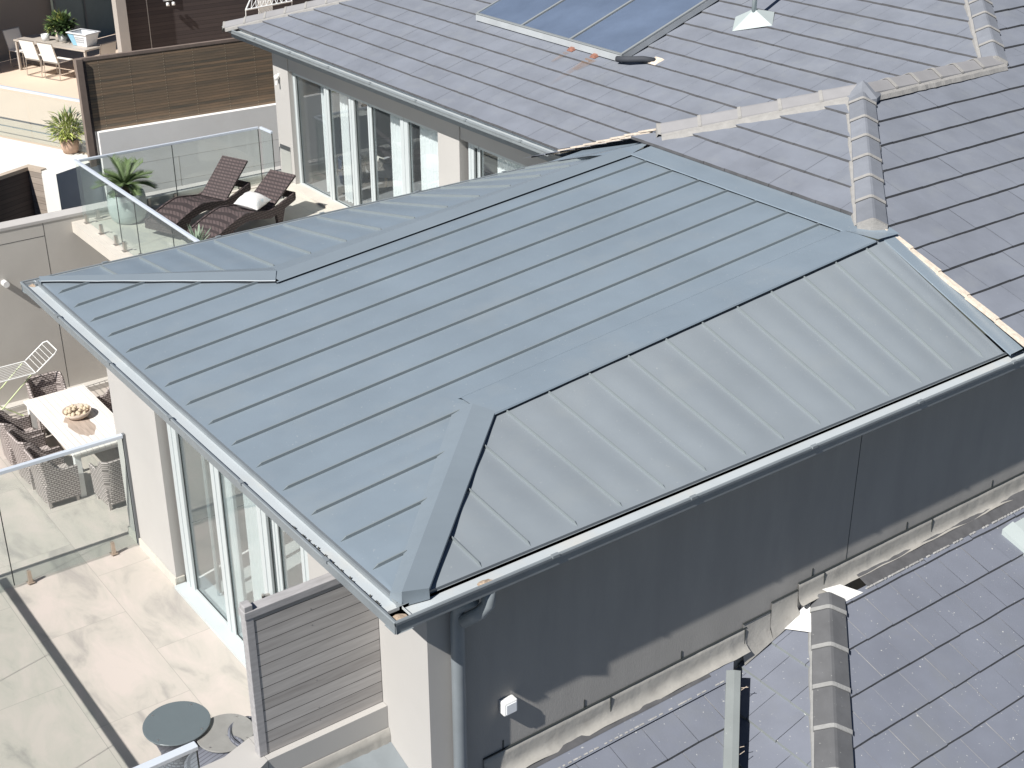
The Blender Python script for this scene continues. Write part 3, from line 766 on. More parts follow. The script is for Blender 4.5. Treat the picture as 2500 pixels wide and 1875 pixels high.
# ---- capping tiles
def cap_run(P0, P1, tm, mm, hw=0.148, drop=0.06, seg=0.40, par=house, name='ridge_capping', left=0.03, right=0.012, end_plug=True, chev=True):
    P0 = Vector(P0); P1 = Vector(P1); d = (P1 - P0); Ln = d.length; d.normalize()
    s_ = d.cross(Vector((0, 0, 1))).normalized(); u = s_.cross(d).normalized()
    if u.z < 0: u = -u
    b = MB(); mo = MB(); t = 0.0; rnd = random.Random(int(Ln * 100))
    prof = [(-hw, -drop), (-hw * 0.97, -drop + 0.022), (-0.024, 0.028), (0, 0.034), (0.024, 0.028), (hw * 0.97, -drop + 0.022), (hw, -drop)]
    while t < Ln - 0.05:
        e = min(t + seg, Ln); b.tint = rnd.random()
        h0, h1 = 0.012, 0.0      # lower end of each cap laps over the one below
        ra = [P0 + d * t + s_ * a * 1.02 + u * (c_ + h0) for a, c_ in prof]
        rb = [P0 + d * e + s_ * a * 0.99 + u * (c_ + h1) for a, c_ in prof]
        b.grid([ra, rb]); b.face(ra)
        if chev and t > 0.02:
            wv = 0.030
            m0 = [P0 + d * (t - wv) + s_ * a * 1.03 + u * (c_ + 0.008) for a, c_ in prof]
            m1 = [P0 + d * (t - wv) + s_ * a * 1.04 + u * (c_ + 0.016) for a, c_ in prof]
            m2 = [P0 + d * (t + 0.010) + s_ * a * 1.04 + u * (c_ + 0.018) for a, c_ in prof]
            m3 = [P0 + d * (t + 0.012) + s_ * a * 1.03 + u * (c_ + 0.010) for a, c_ in prof]
            mo.grid([m0, m1, m2, m3])
        t += seg
    k = int(Ln / 0.06)
    for sd, wd in ((-1, left), (1, right)):
        rowa = []; rowb = []; rowc = []
        for i in range(k + 1):
            q = P0 + d * (Ln * i / k); j = 0.012 * noise.noise(Vector((i * 0.55, sd * 3, Ln)))
            rowa.append(q + s_ * sd * hw * 0.95 + u * (-drop + 0.018))
            rowb.append(q + s_ * sd * (hw + wd * 0.6 + j) + u * (-drop - 0.004))
            rowc.append(q + s_ * sd * (hw + wd + j) + u * (-drop - 0.05))
        mo.grid([rowa, rowb, rowc])
    if end_plug:
        rr = []
        for fr, h in ((0.0, 0.0), (0.05, 0.012), (0.085, -0.02), (0.10, -0.09)):
            rr.append([P0 - d * fr * (1 - 0.25 * (abs(a) / hw) ** 2) + s_ * a * (1.06 - fr * 1.2) + u * (c_ + 0.01 + h if fr < 0.08 else -drop + h * 0.6) for a, c_ in prof])
        mo.grid(rr)
    o = b.build(name, tm, par)
    mo.build('mortar_bedding', mm, o)
    return o
up = 0.05
zA = 1.38
cap_run((XB + 0.06, 6.75 - 0.06, 0.74 - 0.02 + up), (AP[0], AP[1], zA + up), 'cap_tile', 'mortar', left=0.045)
cap_run((-5.26, 6.98, 0.81 + up + 0.03), (AP[0], AP[1], zA + up + 0.02), 'cap_painted', 'mortar', seg=0.46, left=0.01, right=0.09)
cap_run((AP[0] + 0.02, AP[1] + 0.02, zA + up + 0.01), (-3.69, 10.98, 1.38 + up), 'cap_painted', 'mortar', left=0.01, right=0.06, end_plug=False)
cap_run((-3.66, 10.95, 1.38 + up), (-6.3, 13.6, 2.33 + up), 'cap_tile', 'mortar', left=0.05)
cap_run((-17.2, 7.15, 0.02 + up), (-12.6, 11.75, 1.67 + up), 'cap_painted', 'mortar', left=0.01, right=0.03)
# apex cover piece
b = MB()
a0 = Vector((AP[0], AP[1], zA + 0.135))
ring = [a0 + Vector(v) for v in ((0.20, -0.24, -0.16), (0.27, -0.05, -0.14), (0.14, 0.22, -0.13), (-0.05, 0.26, -0.13), (-0.18, 0.02, -0.15), (-0.26, -0.16, -0.2), (-0.02, -0.22, -0.15))]
for i in range(len(ring)): b.face([a0, ring[i], ring[(i + 1) % len(ring)]])
for i in range(len(ring)):
    p, q = ring[i], ring[(i + 1) % len(ring)]
    b.face([p, q, q - Vector((0, 0, 0.05)), p - Vector((0, 0, 0.05))])
b.build('apex_cap', 'cap_tile', house)
# raw cut tile ends beside the descending flashing and along the valley
for k in range(5):
    b = MB(); x0 = -0.043 - 0.347 * k + 0.01; x1 = x0 - 0.36
    z0 = zX(x0) + 0.034; z1 = zX(x1) + 0.022; jy = random.uniform(-0.008, 0.008)
    b.hexa([(x0, 6.745 + jy, z0 - 0.022), (x0, 6.80, z0 - 0.022), (x1, 6.80, z1 - 0.022), (x1, 6.745 - jy, z1 - 0.022)], [(x0, 6.745 + jy, z0 + 0.014), (x0, 6.798, z0 + 0.016), (x1, 6.798, z1 + 0.014), (x1, 6.745 - jy, z1 + 0.014)])
    b.build('cut_tile_edge', 'raw_edge', house)
for k in range(7):
    for (dx, dz, wd) in ((0, 0.055, 0.07), (-0.10, -0.01, 0.05)):
        t = k / 7; t2 = t + 0.155
        p = Vector((lerp(-7.25, -5.30, t) + dx, lerp(7.06, 6.93, t), lerp(0.06, 0.82, t) + dz)); q = Vector((lerp(-7.25, -5.30, t2) + dx, lerp(7.06, 6.93, t2), lerp(0.06, 0.82, t2) + dz - 0.015))
        b = MB(); b.bar(p, q, wd, 0.022); b.build('cut_tile_edge', 'raw_edge', house)
# gable infill below the wing (closes the view under the tile edge)
b = MB()
b.face([(-7.3, 7.22, -0.1), (-5.3, 6.9, 0.72), (-5.3, 7.1, 0.0), (-7.2, 7.4, -0.1)])
b.build('valley_lining', 'flash_grey', house)

# ---- walls of the house
b = MB()
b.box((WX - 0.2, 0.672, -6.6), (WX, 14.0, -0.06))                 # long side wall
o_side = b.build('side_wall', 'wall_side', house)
jn = MB()
for y in (4.96,): jn.box((WX, y - 0.003, -1.86), (WX + 0.0022, y + 0.003, -0.1))
for (y, z) in ((1.10, -1.86), (1.90, -1.86), (2.945, -1.86), (4.51, -1.665), (5.80, -1.665), (7.10, -1.665)):
    jn.box((WX, y - 0.006, z), (WX + 0.006, y + 0.004, z + 0.085))
jn.build('wall_joint', 'seal', o_side)
def wallbox(a, c_, nm='wall', mt='wall'):
    q = MB(); q.box(a, c_); return q.build(nm, mt, house)
wallbox((-1.35, 0.45, -6.6), (WX, 0.67, -0.125))               # wing wall end facing the terrace
wallbox((-11.28, 2.08, ZN), (-9.60, 2.36, -2.98))                  # pier left of the sliding doors
wallbox((-11.28, 2.363, ZN), (-11.05, 7.6, -2.98))
wallbox((-6.75, 2.6, -2.9), (WX - 0.21, 7.1, -0.125))
b = MB()
b.box((-11.30, 2.052, ZN), (-9.57, 2.078, ZN + 0.14)); b.box((-9.598, 2.082, ZN), (-9.57, 2.2, ZN + 0.14))
b.build('skirting', 'paving2', house)
b = MB()   # soffit
b.box((-7.07, 0.16, -0.118), (-0.19, 7.0, -0.075))
b.build('soffit', 'soffit', house)
b = MB()
b.box((-7.12, 0.105, -0.12), (-7.075, 7.1, 0.0)); b.box((-0.185, 0.12, -0.12), (-0.14, 14, 0.0)); b.box((-7.07, 0.13, -0.12), (-0.19, 0.155, 0.0))
b.build('fascia', 'gutter', house)

# ---- sliding doors on the lower terrace
def door_set(name, xs, y, z0, z1, depth=0.07, par=house, glassm='glass_door', handle=None, fm='frame'):
    """xs = list of (x0, x1) stiles; glass between successive stiles"""
    o = None
    b = MB()
    x_lo = min(xs[0][0], xs[-1][1]); x_hi = max(xs[0][0], xs[-1][1])
    b.box((x_lo, y, z1 - 0.07), (x_hi, y + depth, z1)); b.box((x_lo, y, z0), (x_hi, y + depth, z0 + 0.06))
    for i, (a, c_) in enumerate(xs):
        b.box((a, y - 0.002, z0 + 0.002), (c_, y + depth + 0.002, z1 - 0.002))
        b.box((a + 0.35 * (c_ - a), y - 0.012, z0 + 0.01), (a + 0.52 * (c_ - a), y + 0.0, z1 - 0.01))
    o = b.build(name, fm, par)
    for i in range(len(xs) - 1):
        a, c_ = xs[i][1], xs[i + 1][0]
        gq = MB(); yy = y + depth * (0.35 if i % 2 else 0.6)
        gq.box((a, yy, z0 + 0.06), (c_, yy + 0.008, z1 - 0.07))
        gq.build('glass_pane', glassm, o)
        sl = MB()
        for xx in (a + 0.006, c_ - 0.006): sl.box((xx - 0.008, yy - 0.012, z0 + 0.05), (xx + 0.008, yy - 0.002, z1 - 0.06))
        sl.box((a, yy - 0.012, z0 + 0.055), (c_, yy - 0.003, z0 + 0.07))
        sl.build('seal', 'seal', o)
    return o
dn = door_set('sliding_door', [(-9.52, -9.24), (-8.20, -7.95), (-6.90, -6.66), (-6.50, -6.36), (-5.80, -5.62), (-4.6, -4.42), (-3.3, -3.1)], 2.20, ZN + 0.02, -2.7)
b = MB(); b.box((-6.78, 2.10, ZN + 1.05), (-6.74, 2.13, ZN + 1.45)); b.box((-6.78, 2.10, ZN + 1.07), (-6.74, 2.2, ZN + 1.10)); b.box((-6.78, 2.10, ZN + 1.40), (-6.74, 2.2, ZN + 1.43))
b.build('door_handle', 'steel', dn)
b = MB(); b.box((-9.55, 2.02, ZN + 0.001), (-3.0, 2.2, ZN + 0.05))
b.build('door_sill', 'frame', dn)
b = MB(); b.box((-9.597, 2.25, -2.7), (-7.2, 2.4, -2.66)); b.box((-7.197, 2.25, -2.7), (-3.0, 2.4, -0.12)); b.build('lintel', 'wall', house)
b = MB(); b.box((-3.0, 0.9, ZN), (-1.5, 2.4, -0.12)); b.build('inner_pier', 'wall', house)
b = MB(); b.box((-11.28, 2.36, -2.66), (-7.2, 3.55, -2.60)); b.build('flat_roof', 'concrete', house)
# rooms behind the doors
b = MB()
b.face([(-11, 2.3, ZN + 0.01), (-1.4, 2.3, ZN + 0.01), (-1.4, 7.4, ZN + 0.01), (-11, 7.4, ZN + 0.01)])
b.face([(-11, 7.4, ZN), (-1.4, 7.4, ZN), (-1.4, 7.4, -2.6), (-11, 7.4, -2.6)])
b.face([(-11.04, 2.4, ZN), (-11.04, 7.4, ZN), (-11.04, 7.4, -2.6), (-11.04, 2.4, -2.6)])
b.face([(-1.4, 2.4, ZN), (-1.4, 7.4, ZN), (-1.4, 7.4, -2.6), (-1.4, 2.4, -2.6)])
b.face([(-11, 2.4, -2.62), (-1.4, 2.4, -2.62), (-1.4, 7.4, -2.62), (-11, 7.4, -2.62)])
b.build('room_lining', 'room_light', house)

# ---- rear facade on the upper terrace
YB = 7.66
wallbox((-16.5, YB, ZU), (-15.93, YB + 0.35, -0.2), 'rear_wall')
wallbox((-11.05, YB, ZU), (-10.46, YB + 0.35, -0.2), 'rear_wall')
wallbox((-15.927, YB + 0.02, -0.62), (-11.053, YB + 0.3, -0.2), 'rear_wall')
wallbox((-10.457, YB + 0.02, -0.60), (-7.0, YB + 0.3, -0.2), 'rear_wall')
wallbox((-16.5, YB + 0.353, ZU), (-16.3, 13, -0.2), 'rear_wall')
b = MB(); b.box((-17.3, 7.27, -0.20), (-7.1, 13, -0.13)); b.box((-17.25, 7.55, -0.22), (-7.1, 7.61, -0.14)); b.build('rear_soffit', 'soffit', house)
b = MB(); b.box((-17.3, 7.266, -0.2), (-7.1, 7.30, 0.0)); b.box((-17.3, 7.275, -0.2), (-17.26, 13, 0.0)); b.build('rear_fascia', 'gutter', house)
dr = door_set('sliding_door', [(-16.0, -15.86), (-14.80, -14.64), (-13.95, -13.78), (-13.33, -13.20), (-12.30, -12.08), (-11.12, -11.06)], 7.76, ZU + 0.01, -0.63, glassm='glass_rear')
dw = door_set('window', [(-10.36, -10.22), (-10.12, -10.06), (-8.9, -8.8), (-7.4, -7.3)], 7.76, ZU + 0.01, -0.61, glassm='glass_rear')
b = MB(); b.box((-16.1, 7.5, ZU + 0.002), (-7.5, 7.76, ZU + 0.05)); b.build('door_sill', 'concrete', dr)
b = MB()
b.face([(-16.3, 7.85, ZU + 0.01), (-7, 7.85, ZU + 0.01), (-7, 12.9, ZU + 0.01), (-16.3, 12.9, ZU + 0.01)], 1)
b.face([(-16.3, 12.9, ZU), (-7, 12.9, ZU), (-7, 12.9, -0.2), (-16.3, 12.9, -0.2)])
b.face([(-7, 7.9, ZU), (-7, 12.9, ZU), (-7, 12.9, -0.2), (-7, 7.9, -0.2)])
b.face([(-16.28, 7.95, ZU), (-16.28, 12.9, ZU), (-16.28, 12.9, -0.2), (-16.28, 7.95, -0.2)])
b.build('room_lining', ['room', 'carpet'], house)

# ---- downpipe at the front corner
dp = MB()
dp.tube([(WX + 0.07, 0.66, -6.5), (WX + 0.07, 0.66, -0.42), (WX + 0.085, 0.66, -0.30), (-0.13, 0.70, -0.18)], 0.052, 14)
pipe = dp.build('downpipe', 'gutter', house, smooth=True)
b = MB(); b.tube([(-0.06, 0.78, -0.085), (-0.06, 0.78, -0.21), (-0.10, 0.74, -0.29), (-0.21, 0.67, -0.40)], 0.05, 14)
b.build('pipe_outlet', 'gutter', pipe, smooth=True)
b = MB(); b.box((WX, 0.58, -2.2), (WX + 0.13, 0.74, -2.17)); b.tube([(WX + 0.13, 0.63, -2.16), (WX + 0.16, 0.61, -2.13)], 0.02, 8); b.build('pipe_bracket', 'frame_dark', pipe)

# ================================================================== SOLAR PANEL and ROOF VENT
sp = thing('solar_panel', 'three-bay blue solar collector on the rear tiled roof', 'solar panel', (-10.3, 10.0, 1.05))
def onT1(x, y, h): return Vector((x, y, zT1(y) + h))
bw = (12.02 - 8.46) / 3
b = MB(); b.hexa([onT1(-12.04, 9.10, 0.04), onT1(-8.44, 9.10, 0.04), onT1(-8.44, 11.6, 0.04), onT1(-12.04, 11.6, 0.04)], [onT1(-12.04, 9.10, 0.13), onT1(-8.44, 9.10, 0.13), onT1(-8.44, 11.6, 0.13), onT1(-12.04, 11.6, 0.13)])
b.build('collector_box', 'solar_edge', sp)
for i in range(3):
    x0 = -12.04 + 1.2 * i + 0.035; x1 = x0 + 1.2 - 0.07
    b = MB()
    b.hexa([onT1(x0, 9.135, 0.13), onT1(x1, 9.135, 0.13), onT1(x1, 11.55, 0.13), onT1(x0, 11.55, 0.13)], [onT1(x0, 9.135, 0.142), onT1(x1, 9.135, 0.142), onT1(x1, 11.55, 0.142), onT1(x0, 11.55, 0.142)])
    b.build('solar_glass', 'solar', sp)
b = MB()
for x in (-12.02, -10.84, -9.64, -8.46): b.bar(onT1(x, 9.11, 0.148), onT1(x, 11.6, 0.148), 0.038, 0.02, up=(0, -SL, 1))
b.bar(onT1(-12.04, 9.115, 0.146), onT1(-8.44, 9.115, 0.146), 0.04, 0.02)
b.build('solar_frame', 'solar_frame', sp)
b = MB(); b.tube([onT1(-8.50, 9.06, 0.10), onT1(-8.30, 9.10, 0.11), onT1(-8.12, 9.22, 0.09), onT1(-8.0, 9.33, 0.03)], 0.042, 10); b.build('pipe_lagging', 'black_foam', sp, smooth=True)
b = MB(); b.hexa([onT1(-8.08, 9.25, 0.028), onT1(-7.9, 9.25, 0.028), onT1(-7.9, 9.42, 0.02), onT1(-8.08, 9.42, 0.02)], [onT1(-8.06, 9.27, 0.045), onT1(-7.92, 9.27, 0.045), onT1(-7.92, 9.40, 0.045), onT1(-8.06, 9.40, 0.045)]); b.build('pipe_sleeve', 'raw_edge', sp)
b = MB()
for x in (-9.55, -9.02): b.hexa([onT1(x - 0.06, 9.03, 0.03), onT1(x + 0.06, 9.03, 0.03), onT1(x + 0.06, 9.12, 0.02), onT1(x - 0.06, 9.12, 0.02)], [onT1(x - 0.04, 9.05, 0.06), onT1(x + 0.04, 9.05, 0.06), onT1(x + 0.04, 9.11, 0.06), onT1(x - 0.04, 9.11, 0.06)])
b.build('bracket', 'red_rust', sp)
# rust run-off on the tiles
rustmat = bpy.data.materials.new('rust_run'); rustmat.use_nodes = True
nt = rustmat.node_tree; pb = nt.nodes['Principled BSDF']; pb.inputs['Base Color'].default_value = (0.36, 0.22, 0.13, 1); pb.inputs['Roughness'].default_value = 0.95
tc = nt.nodes.new('ShaderNodeTexCoord'); sx = nt.nodes.new('ShaderNodeSeparateXYZ'); nt.links.new(tc.outputs['Object'], sx.inputs[0])
mr = nt.nodes.new('ShaderNodeMapRange'); mr.inputs[1].default_value = -0.8; mr.inputs[2].default_value = 0.0; mr.inputs[3].default_value = 0.0; mr.inputs[4].default_value = 0.30
nt.links.new(sx.outputs['Y'], mr.inputs[0])
no = nt.nodes.new('ShaderNodeTexNoise'); no.inputs['Scale'].default_value = 9; nt.links.new(tc.outputs['Object'], no.inputs[0])
mu = nt.nodes.new('ShaderNodeMath'); mu.operation = 'MULTIPLY'; nt.links.new(mr.outputs[0], mu.inputs[0]); nt.links.new(no.outputs[0], mu.inputs[1])
m2_ = nt.nodes.new('ShaderNodeMath'); m2_.operation = 'MULTIPLY'; m2_.inputs[1].default_value = 1.6; m2_.use_clamp = True; nt.links.new(mu.outputs[0], m2_.inputs[0])
nt.links.new(m2_.outputs[0], pb.inputs['Alpha'])
b = MB()
for (x0, wd, ln) in ((-9.03, 0.07, 0.85), (-9.56, 0.06, 0.28), (-9.0, 0.12, 0.3)):
    b.grid([[(x0 + wd * s_ * (1 - 0.5 * k / 6), 9.0 - ln * k / 6, zT1(9.0 - ln * k / 6) + 0.030 + 0.0008 * (s_ + 1)) for s_ in (-1, 0, 1)] for k in range(7)])
b.build('rust_stain', rustmat, sp, origin=(-9.1, 9.0, 0.7))

rv = thing('roof_vent', 'pale vent pipe with pyramid flashing on the rear tiled roof beside the solar collector', 'vent', (-7.42, 10.62, zT1(10.62)))
b = MB()
pts = [onT1(-7.53, 10.34, 0.03), onT1(-7.08, 10.66, 0.03), onT1(-7.34, 10.96, 0.03), onT1(-7.80, 10.66, 0.03)]
tp = onT1(-7.42, 10.63, 0.22)
for i in range(4): b.face([pts[i], pts[(i + 1) % 4], tp])
b.build('flashing', 'vent', rv)
b = MB(); b.tube([tp - Vector((0, 0, 0.08)), tp + Vector((0, 0, 0.9))], 0.035, 12); b.build('pipe', 'vent', rv, smooth=True)

# ================================================================== NEIGHBOUR HOUSE (lower right)
nb = thing('neighbour_house', 'neighbouring house with dark slate tiled roof stepping against the grey side wall', 'house', (1.5, 3.0, -3.0))
zN3 = lambda x: -2.08 - SL * (x - WX)
zN1 = lambda x: -1.87 - SL * (x - WX)
YV = 3.46      # valley foot at the wall, hip head at the wall is YV + 0.21/SL
YH = 4.25
# edges: the small face between valley and hip looks towards -Y
xv = -0.2
zN2 = lambda y: zN3(xv) + SL * (y - 3.44)
def N(zf): return zf
tile_plane('tile_roof', 'Y', WX + 0.20 + 0.347 * 7 - 0.02, 8, 0.347, zN3, -2.5, 5.0,
           [((xv, 3.44, 0), (s2, s2, 0)), ((WX + 0.185, 0, 0), (-1, 0, 0))], tm='tile_dark', em='tile_edge', jm='joint', par=nb, seed=11, joint=0.004, tw=0.345)
hx, hy = -0.28, 4.68
zN2b = lambda y: zN1(hx) + SL * (y - hy)
tile_plane('tile_roof', 'X', 0.9, 12, 0.343, zN2b, -0.4, 4.4,
           [((xv, 3.44, 0), (-s2, -s2, 0)), ((hx, hy, 0), (s2, s2, 0)), ((WX + 0.01, 0, 0), (-1, 0, 0))], tm='tile_dark', em='flash_grey', jm='joint', par=nb, seed=12, joint=0.004, tw=0.345)
tile_plane('tile_roof', 'Y', WX + 0.20 + 0.347 * 9 - 0.02 + 0.06, 10, 0.347, zN1, 0.5, 12.0,
           [((hx, hy, 0), (-s2, -s2, 0)), ((WX + 0.17, 0, 0), (-1, 0, 0))], tm='tile_dark', em='tile_edge', jm='joint', par=nb, seed=13, joint=0.004, tw=0.345)
b = MB()   # cut top course, plain
b.grid([[(x, y, zf + 0.030) for y in (-2.5, 0.8, 2.0, 3.9)] for x, zf in ((WX - 0.6, zN3(WX - 0.6)), (WX + 0.215, zN3(WX + 0.215)))])
b.build('cut_tile_course', 'tile_dark', nb, clip=[((xv, 3.44, 0), (s2, s2, 0)), ((-0.9, 0, 0), (-1, 0, 0)), ((WX, 0, 0), (-1, 0, 0))])
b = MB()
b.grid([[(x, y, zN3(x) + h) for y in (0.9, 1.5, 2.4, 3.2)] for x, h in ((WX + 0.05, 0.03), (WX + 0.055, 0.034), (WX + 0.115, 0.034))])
b.build('flashing_strip', 'tile_edge', nb)  # dark strip on the roof along the lead flashing
b = MB()
b.grid([[(-0.93, -2.5, zN3(-0.93) + 0.02), (-0.93, 0.449, zN3(-0.93) + 0.02)], [(WX + 0.02, -2.5, zN3(WX) + 0.02), (WX + 0.02, 0.449, zN3(WX) + 0.02)]])
b.build('membrane_gutter', 'gutter', nb)
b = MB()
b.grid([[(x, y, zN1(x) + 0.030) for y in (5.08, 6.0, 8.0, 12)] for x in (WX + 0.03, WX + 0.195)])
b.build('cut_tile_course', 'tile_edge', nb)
b = MB()   # dashed mortar line between cut course and first full course
for i in range(46):
    y = 0.95 + i * 0.053; 
    if random.random() < 0.8: b.box((WX + 0.19, y, zN3(WX + 0.20) + 0.024), (WX + 0.205, y + random.uniform(0.02, 0.05), zN3(WX + 0.20) + 0.034))
for i in range(60):
    y = 5.05 + i * 0.05
    if random.random() < 0.8: b.box((WX + 0.192, y, zN1(WX + 0.19) + 0.026), (WX + 0.21, y + random.uniform(0.02, 0.05), zN1(WX + 0.19) + 0.037))
b.build('mortar_line', 'joint', nb)['kind'] = 'stuff'
# valley flashing strip and open white membrane at the head of the hip
b = MB()
for k in range(1):
    n = 20; A_ = []; B_ = []; D_ = []; E_ = []
    for i in range(n + 1):
        t = i / n; x = lerp(-0.17, 2.4, t); y = 3.41 - (x - xv); z = zN3(x) + 0.03
        x += 0.02; y += 0.02; A_.append((x - 0.055, y - 0.04, z + 0.025)); B_.append((x, y, z + 0.045)); D_.append((x + 0.035, y + 0.04, z + 0.04)); E_.append((x - 0.058, y - 0.043, z - 0.03))
    b.grid([E_, A_, B_, D_])
b.build('valley_flashing', 'flash_grey', nb)
b = MB()
def zq_(y): return zN2b(y) + 0.05
b.face([(-0.31, 4.12, zq_(4.12)), (-0.04, 4.26, zq_(4.26)), (-0.13, 4.46, zq_(4.46)), (-0.31, 4.56, zq_(4.56))])
b.face([(-0.12, 4.74, zN1(-0.12) + 0.036), (WX + 0.04, 4.62, zN1(WX) + 0.04), (WX + 0.06, 4.84, zN1(WX + .06) + 0.036), (-0.12, 4.98, zN1(-0.12) + 0.036)])
b.build('membrane', 'membrane', nb)
cap_run((1.9, 2.50, zN1(1.9) + 0.06), (-0.23, 4.63, zN1(-0.23) + 0.06), 'cap_tile_dark', 'mortar_grey', par=nb, hw=0.155, seg=0.42, left=0.03, right=0.004)
# lead flashing
def lead(y0, y1, z0, zr, seed):
    n = int((y1 - y0) / 0.035); rws = []
    prof = [(0.002, z0, 0), (0.012, z0 - 0.004, 0.1), (0.014, z0 - 0.05, 0.35), (0.018, z0 - 0.11, 0.8), (0.025, z0 - 0.165, 1), (0.055, z0 - 0.196, 0.8), (0.085, zr(WX + 0.085) + 0.036, 0.4)]
    for px, pz, a in prof:
        r = []
        for i in range(n + 1):
            y = lerp(y0, y1, i / n)
            q = noise.noise(Vector((y * 3.3 + seed, pz * 6, 0))) * 0.022 + noise.noise(Vector((y * 11 + seed, pz * 12, 5))) * 0.010
            r.append((WX + px + abs(q) * a, y, pz + (0.020 * noise.noise(Vector((y * 2.6, seed, 9))) if px > 0.05 else 0)))
        rws.append(r)
    b = MB(); b.grid(rws); return b
lf = lead(0.91, 3.70, -1.862, zN3, 1).build('lead_flashing', 'lead', nb, smooth=True)
lead(4.33, 9.5, -1.67, zN1, 7).build('lead_flashing', 'lead', nb, smooth=True)
b = MB()   # stepped flashing
st = [(3.70, -1.862), (3.70, -1.80), (4.02, -1.80), (4.02, -1.72), (4.33, -1.72), (4.33, -1.67)]
yy = [(3.66, 4.0, -1.815), (4.0, 4.33, -1.735)]
for i, (a, c_, zt) in enumerate(yy):
    nn = 8
    b.grid([[(WX + 0.008 + 0.004 * i, lerp(a, c_, j / nn), zt) for j in range(nn + 1)], [(WX + 0.022 + 0.008 * noise.noise(Vector((j, i, 2))), lerp(a, c_, j / nn), lerp(zt, zN2b(lerp(a, c_, j / nn)), 0.6)) for j in range(nn + 1)], [(WX + 0.07, lerp(a, c_, j / nn), zN2b(lerp(a, c_, j / nn)) + 0.04) for j in range(nn + 1)]])
b.build('stepped_flashing', 'lead', nb, smooth=True)
b = MB()
for (a, c_, z) in ((0.91, 3.70, -1.860), (3.66, 4.0, -1.813), (4.0, 4.33, -1.733), (4.33, 9.5, -1.668)): b.box((WX + 0.001, a, z - 0.002), (WX + 0.016, c_, z + 0.006))
for (y, z) in ((2.16, -1.86), (3.68, -1.86), (4.66, -1.67), (6.17, -1.67)): b.box((WX + 0.004, y - 0.003, z - 0.16), (WX + 0.026, y + 0.003, z - 0.005))
b.build('reglet', 'seal', nb)
# body below
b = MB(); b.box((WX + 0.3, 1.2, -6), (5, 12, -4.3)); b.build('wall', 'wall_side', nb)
# twigs and a spot of rust on the roof
b = MB()
for i in range(9):
    x = random.uniform(-0.1, 0.9); y = 3.44 - (x - xv) + 0.09; z = zN3(x) + 0.07
    b.tube([(x, y, z), (x + random.uniform(-0.06, 0.06), y + random.uniform(0.02, 0.09), z + 0.01)], 0.003, 5)
b.build('twig', 'timber_cap', nb)

sk = thing('skylight', 'pale framed skylight corner at the right edge of the neighbouring tiled roof', 'skylight', (0.1, 7.1, zN1(0.1)))
b = MB()
sx0, sx1, sy0, sy1 = -0.02, 1.1, 6.90, 8.1
zz = lambda x, h: zN1(x) + h
def sq(x, y, h): return (x, y, zz(x, h))
for (xa, ya, xb, yb) in ((sx0, sy0, sx1, sy0 + 0.16), (sx0, sy1 - 0.12, sx1, sy1), (sx0, sy0 + 0.161, sx0 + 0.12, sy1 - 0.121), (sx1 - 0.12, sy0 + 0.161, sx1, sy1 - 0.121)):
    b.hexa([sq(xa, ya, 0.0), sq(xb, ya, 0.0), sq(xb, yb, 0.0), sq(xa, yb, 0.0)], [sq(xa, ya, 0.07), sq(xb, ya, 0.07), sq(xb, yb, 0.10), sq(xa, yb, 0.10)])
b.build('skylight_frame', 'vent', sk)
b = MB(); b.hexa([sq(sx0 + .12, sy0 + .16, 0.02), sq(sx1 - .12, sy0 + .16, 0.02), sq(sx1 - .12, sy1 - .12, 0.02), sq(sx0 + .12, sy1 - .12, 0.02)], [sq(sx0 + .12, sy0 + .16, 0.08), sq(sx1 - .12, sy0 + .16, 0.08), sq(sx1 - .12, sy1 - .12, 0.08), sq(sx0 + .12, sy1 - .12, 0.08)])
b.build('skylight_glass', 'solar', sk)

wl = thing('wall_light', 'small white box light on the shaded grey side wall, low beside the downpipe', 'wall light', (WX, 1.12, -1.43))
b = MB(); b.box((WX + 0.001, 1.06, -1.485), (WX + 0.075, 1.185, -1.365)); b.build('housing', 'white_paint', wl, bevel=0.012)
b = MB(); b.box((WX + 0.0755, 1.078, -1.468), (WX + 0.082, 1.168, -1.382)); b.build('lens', 'plastic_white', wl)

# ================================================================== PARAPET with grey timber screen
b = MB()
b.box((-1.24, -0.56, -6.4), (-0.94, 0.447, -1.52))
b.hexa([(-1.24, -0.563, -6.4), (-0.94, -0.563, -6.4), (-0.86, -0.72, -6.4), (-0.86, -3.0, -6.4), (-1.16, -3.0, -6.4), (-1.16, -0.80, -6.4)][::-1], [(-1.24, -0.563, -1.52), (-0.94, -0.563, -1.52), (-0.86, -0.72, -1.52), (-0.86, -3.0, -1.52), (-1.16, -3.0, -1.52), (-1.16, -0.80, -1.52)][::-1])
pw = b.build('boundary_wall', 'wall', None, origin=(-1.05, 0, -6.4))
tag(pw, 'low rendered parapet carrying the grey timber screen beside the front corner of the metal roof', 'parapet wall')
rws = []
for px, pz in ((0.004, -1.725), (0.012, -1.73), (0.02, -1.80), (0.026, -1.88), (0.05, -1.93), (0.10, -1.95)):
    rws.append([(-0.94 + px + 0.02 * abs(noise.noise(Vector((y * 0.4, pz * 8, 1)))) * (1 if px > 0.01 else 0), -0.55 + 0.998 * y / 30, pz) for y in range(31)])
b = MB(); b.grid(rws); b.build('lead_flashing', 'lead', pw, smooth=True)
ps = thing('privacy_screen', 'weathered grey timber slat privacy screen on the parapet below the front roof corner', 'timber screen', (-1.02, -0.05, -1.52))
b = MB(); b.box((-1.03, -0.53, -1.515), (-1.0, 0.445, -0.308)); b.build('slats', 'timber_grey', ps)
b = MB(); b.box((-1.075, -0.595, -1.518), (-0.995, -0.532, -0.20)); b.build('post', 'timber_frame', ps, bevel=0.004)
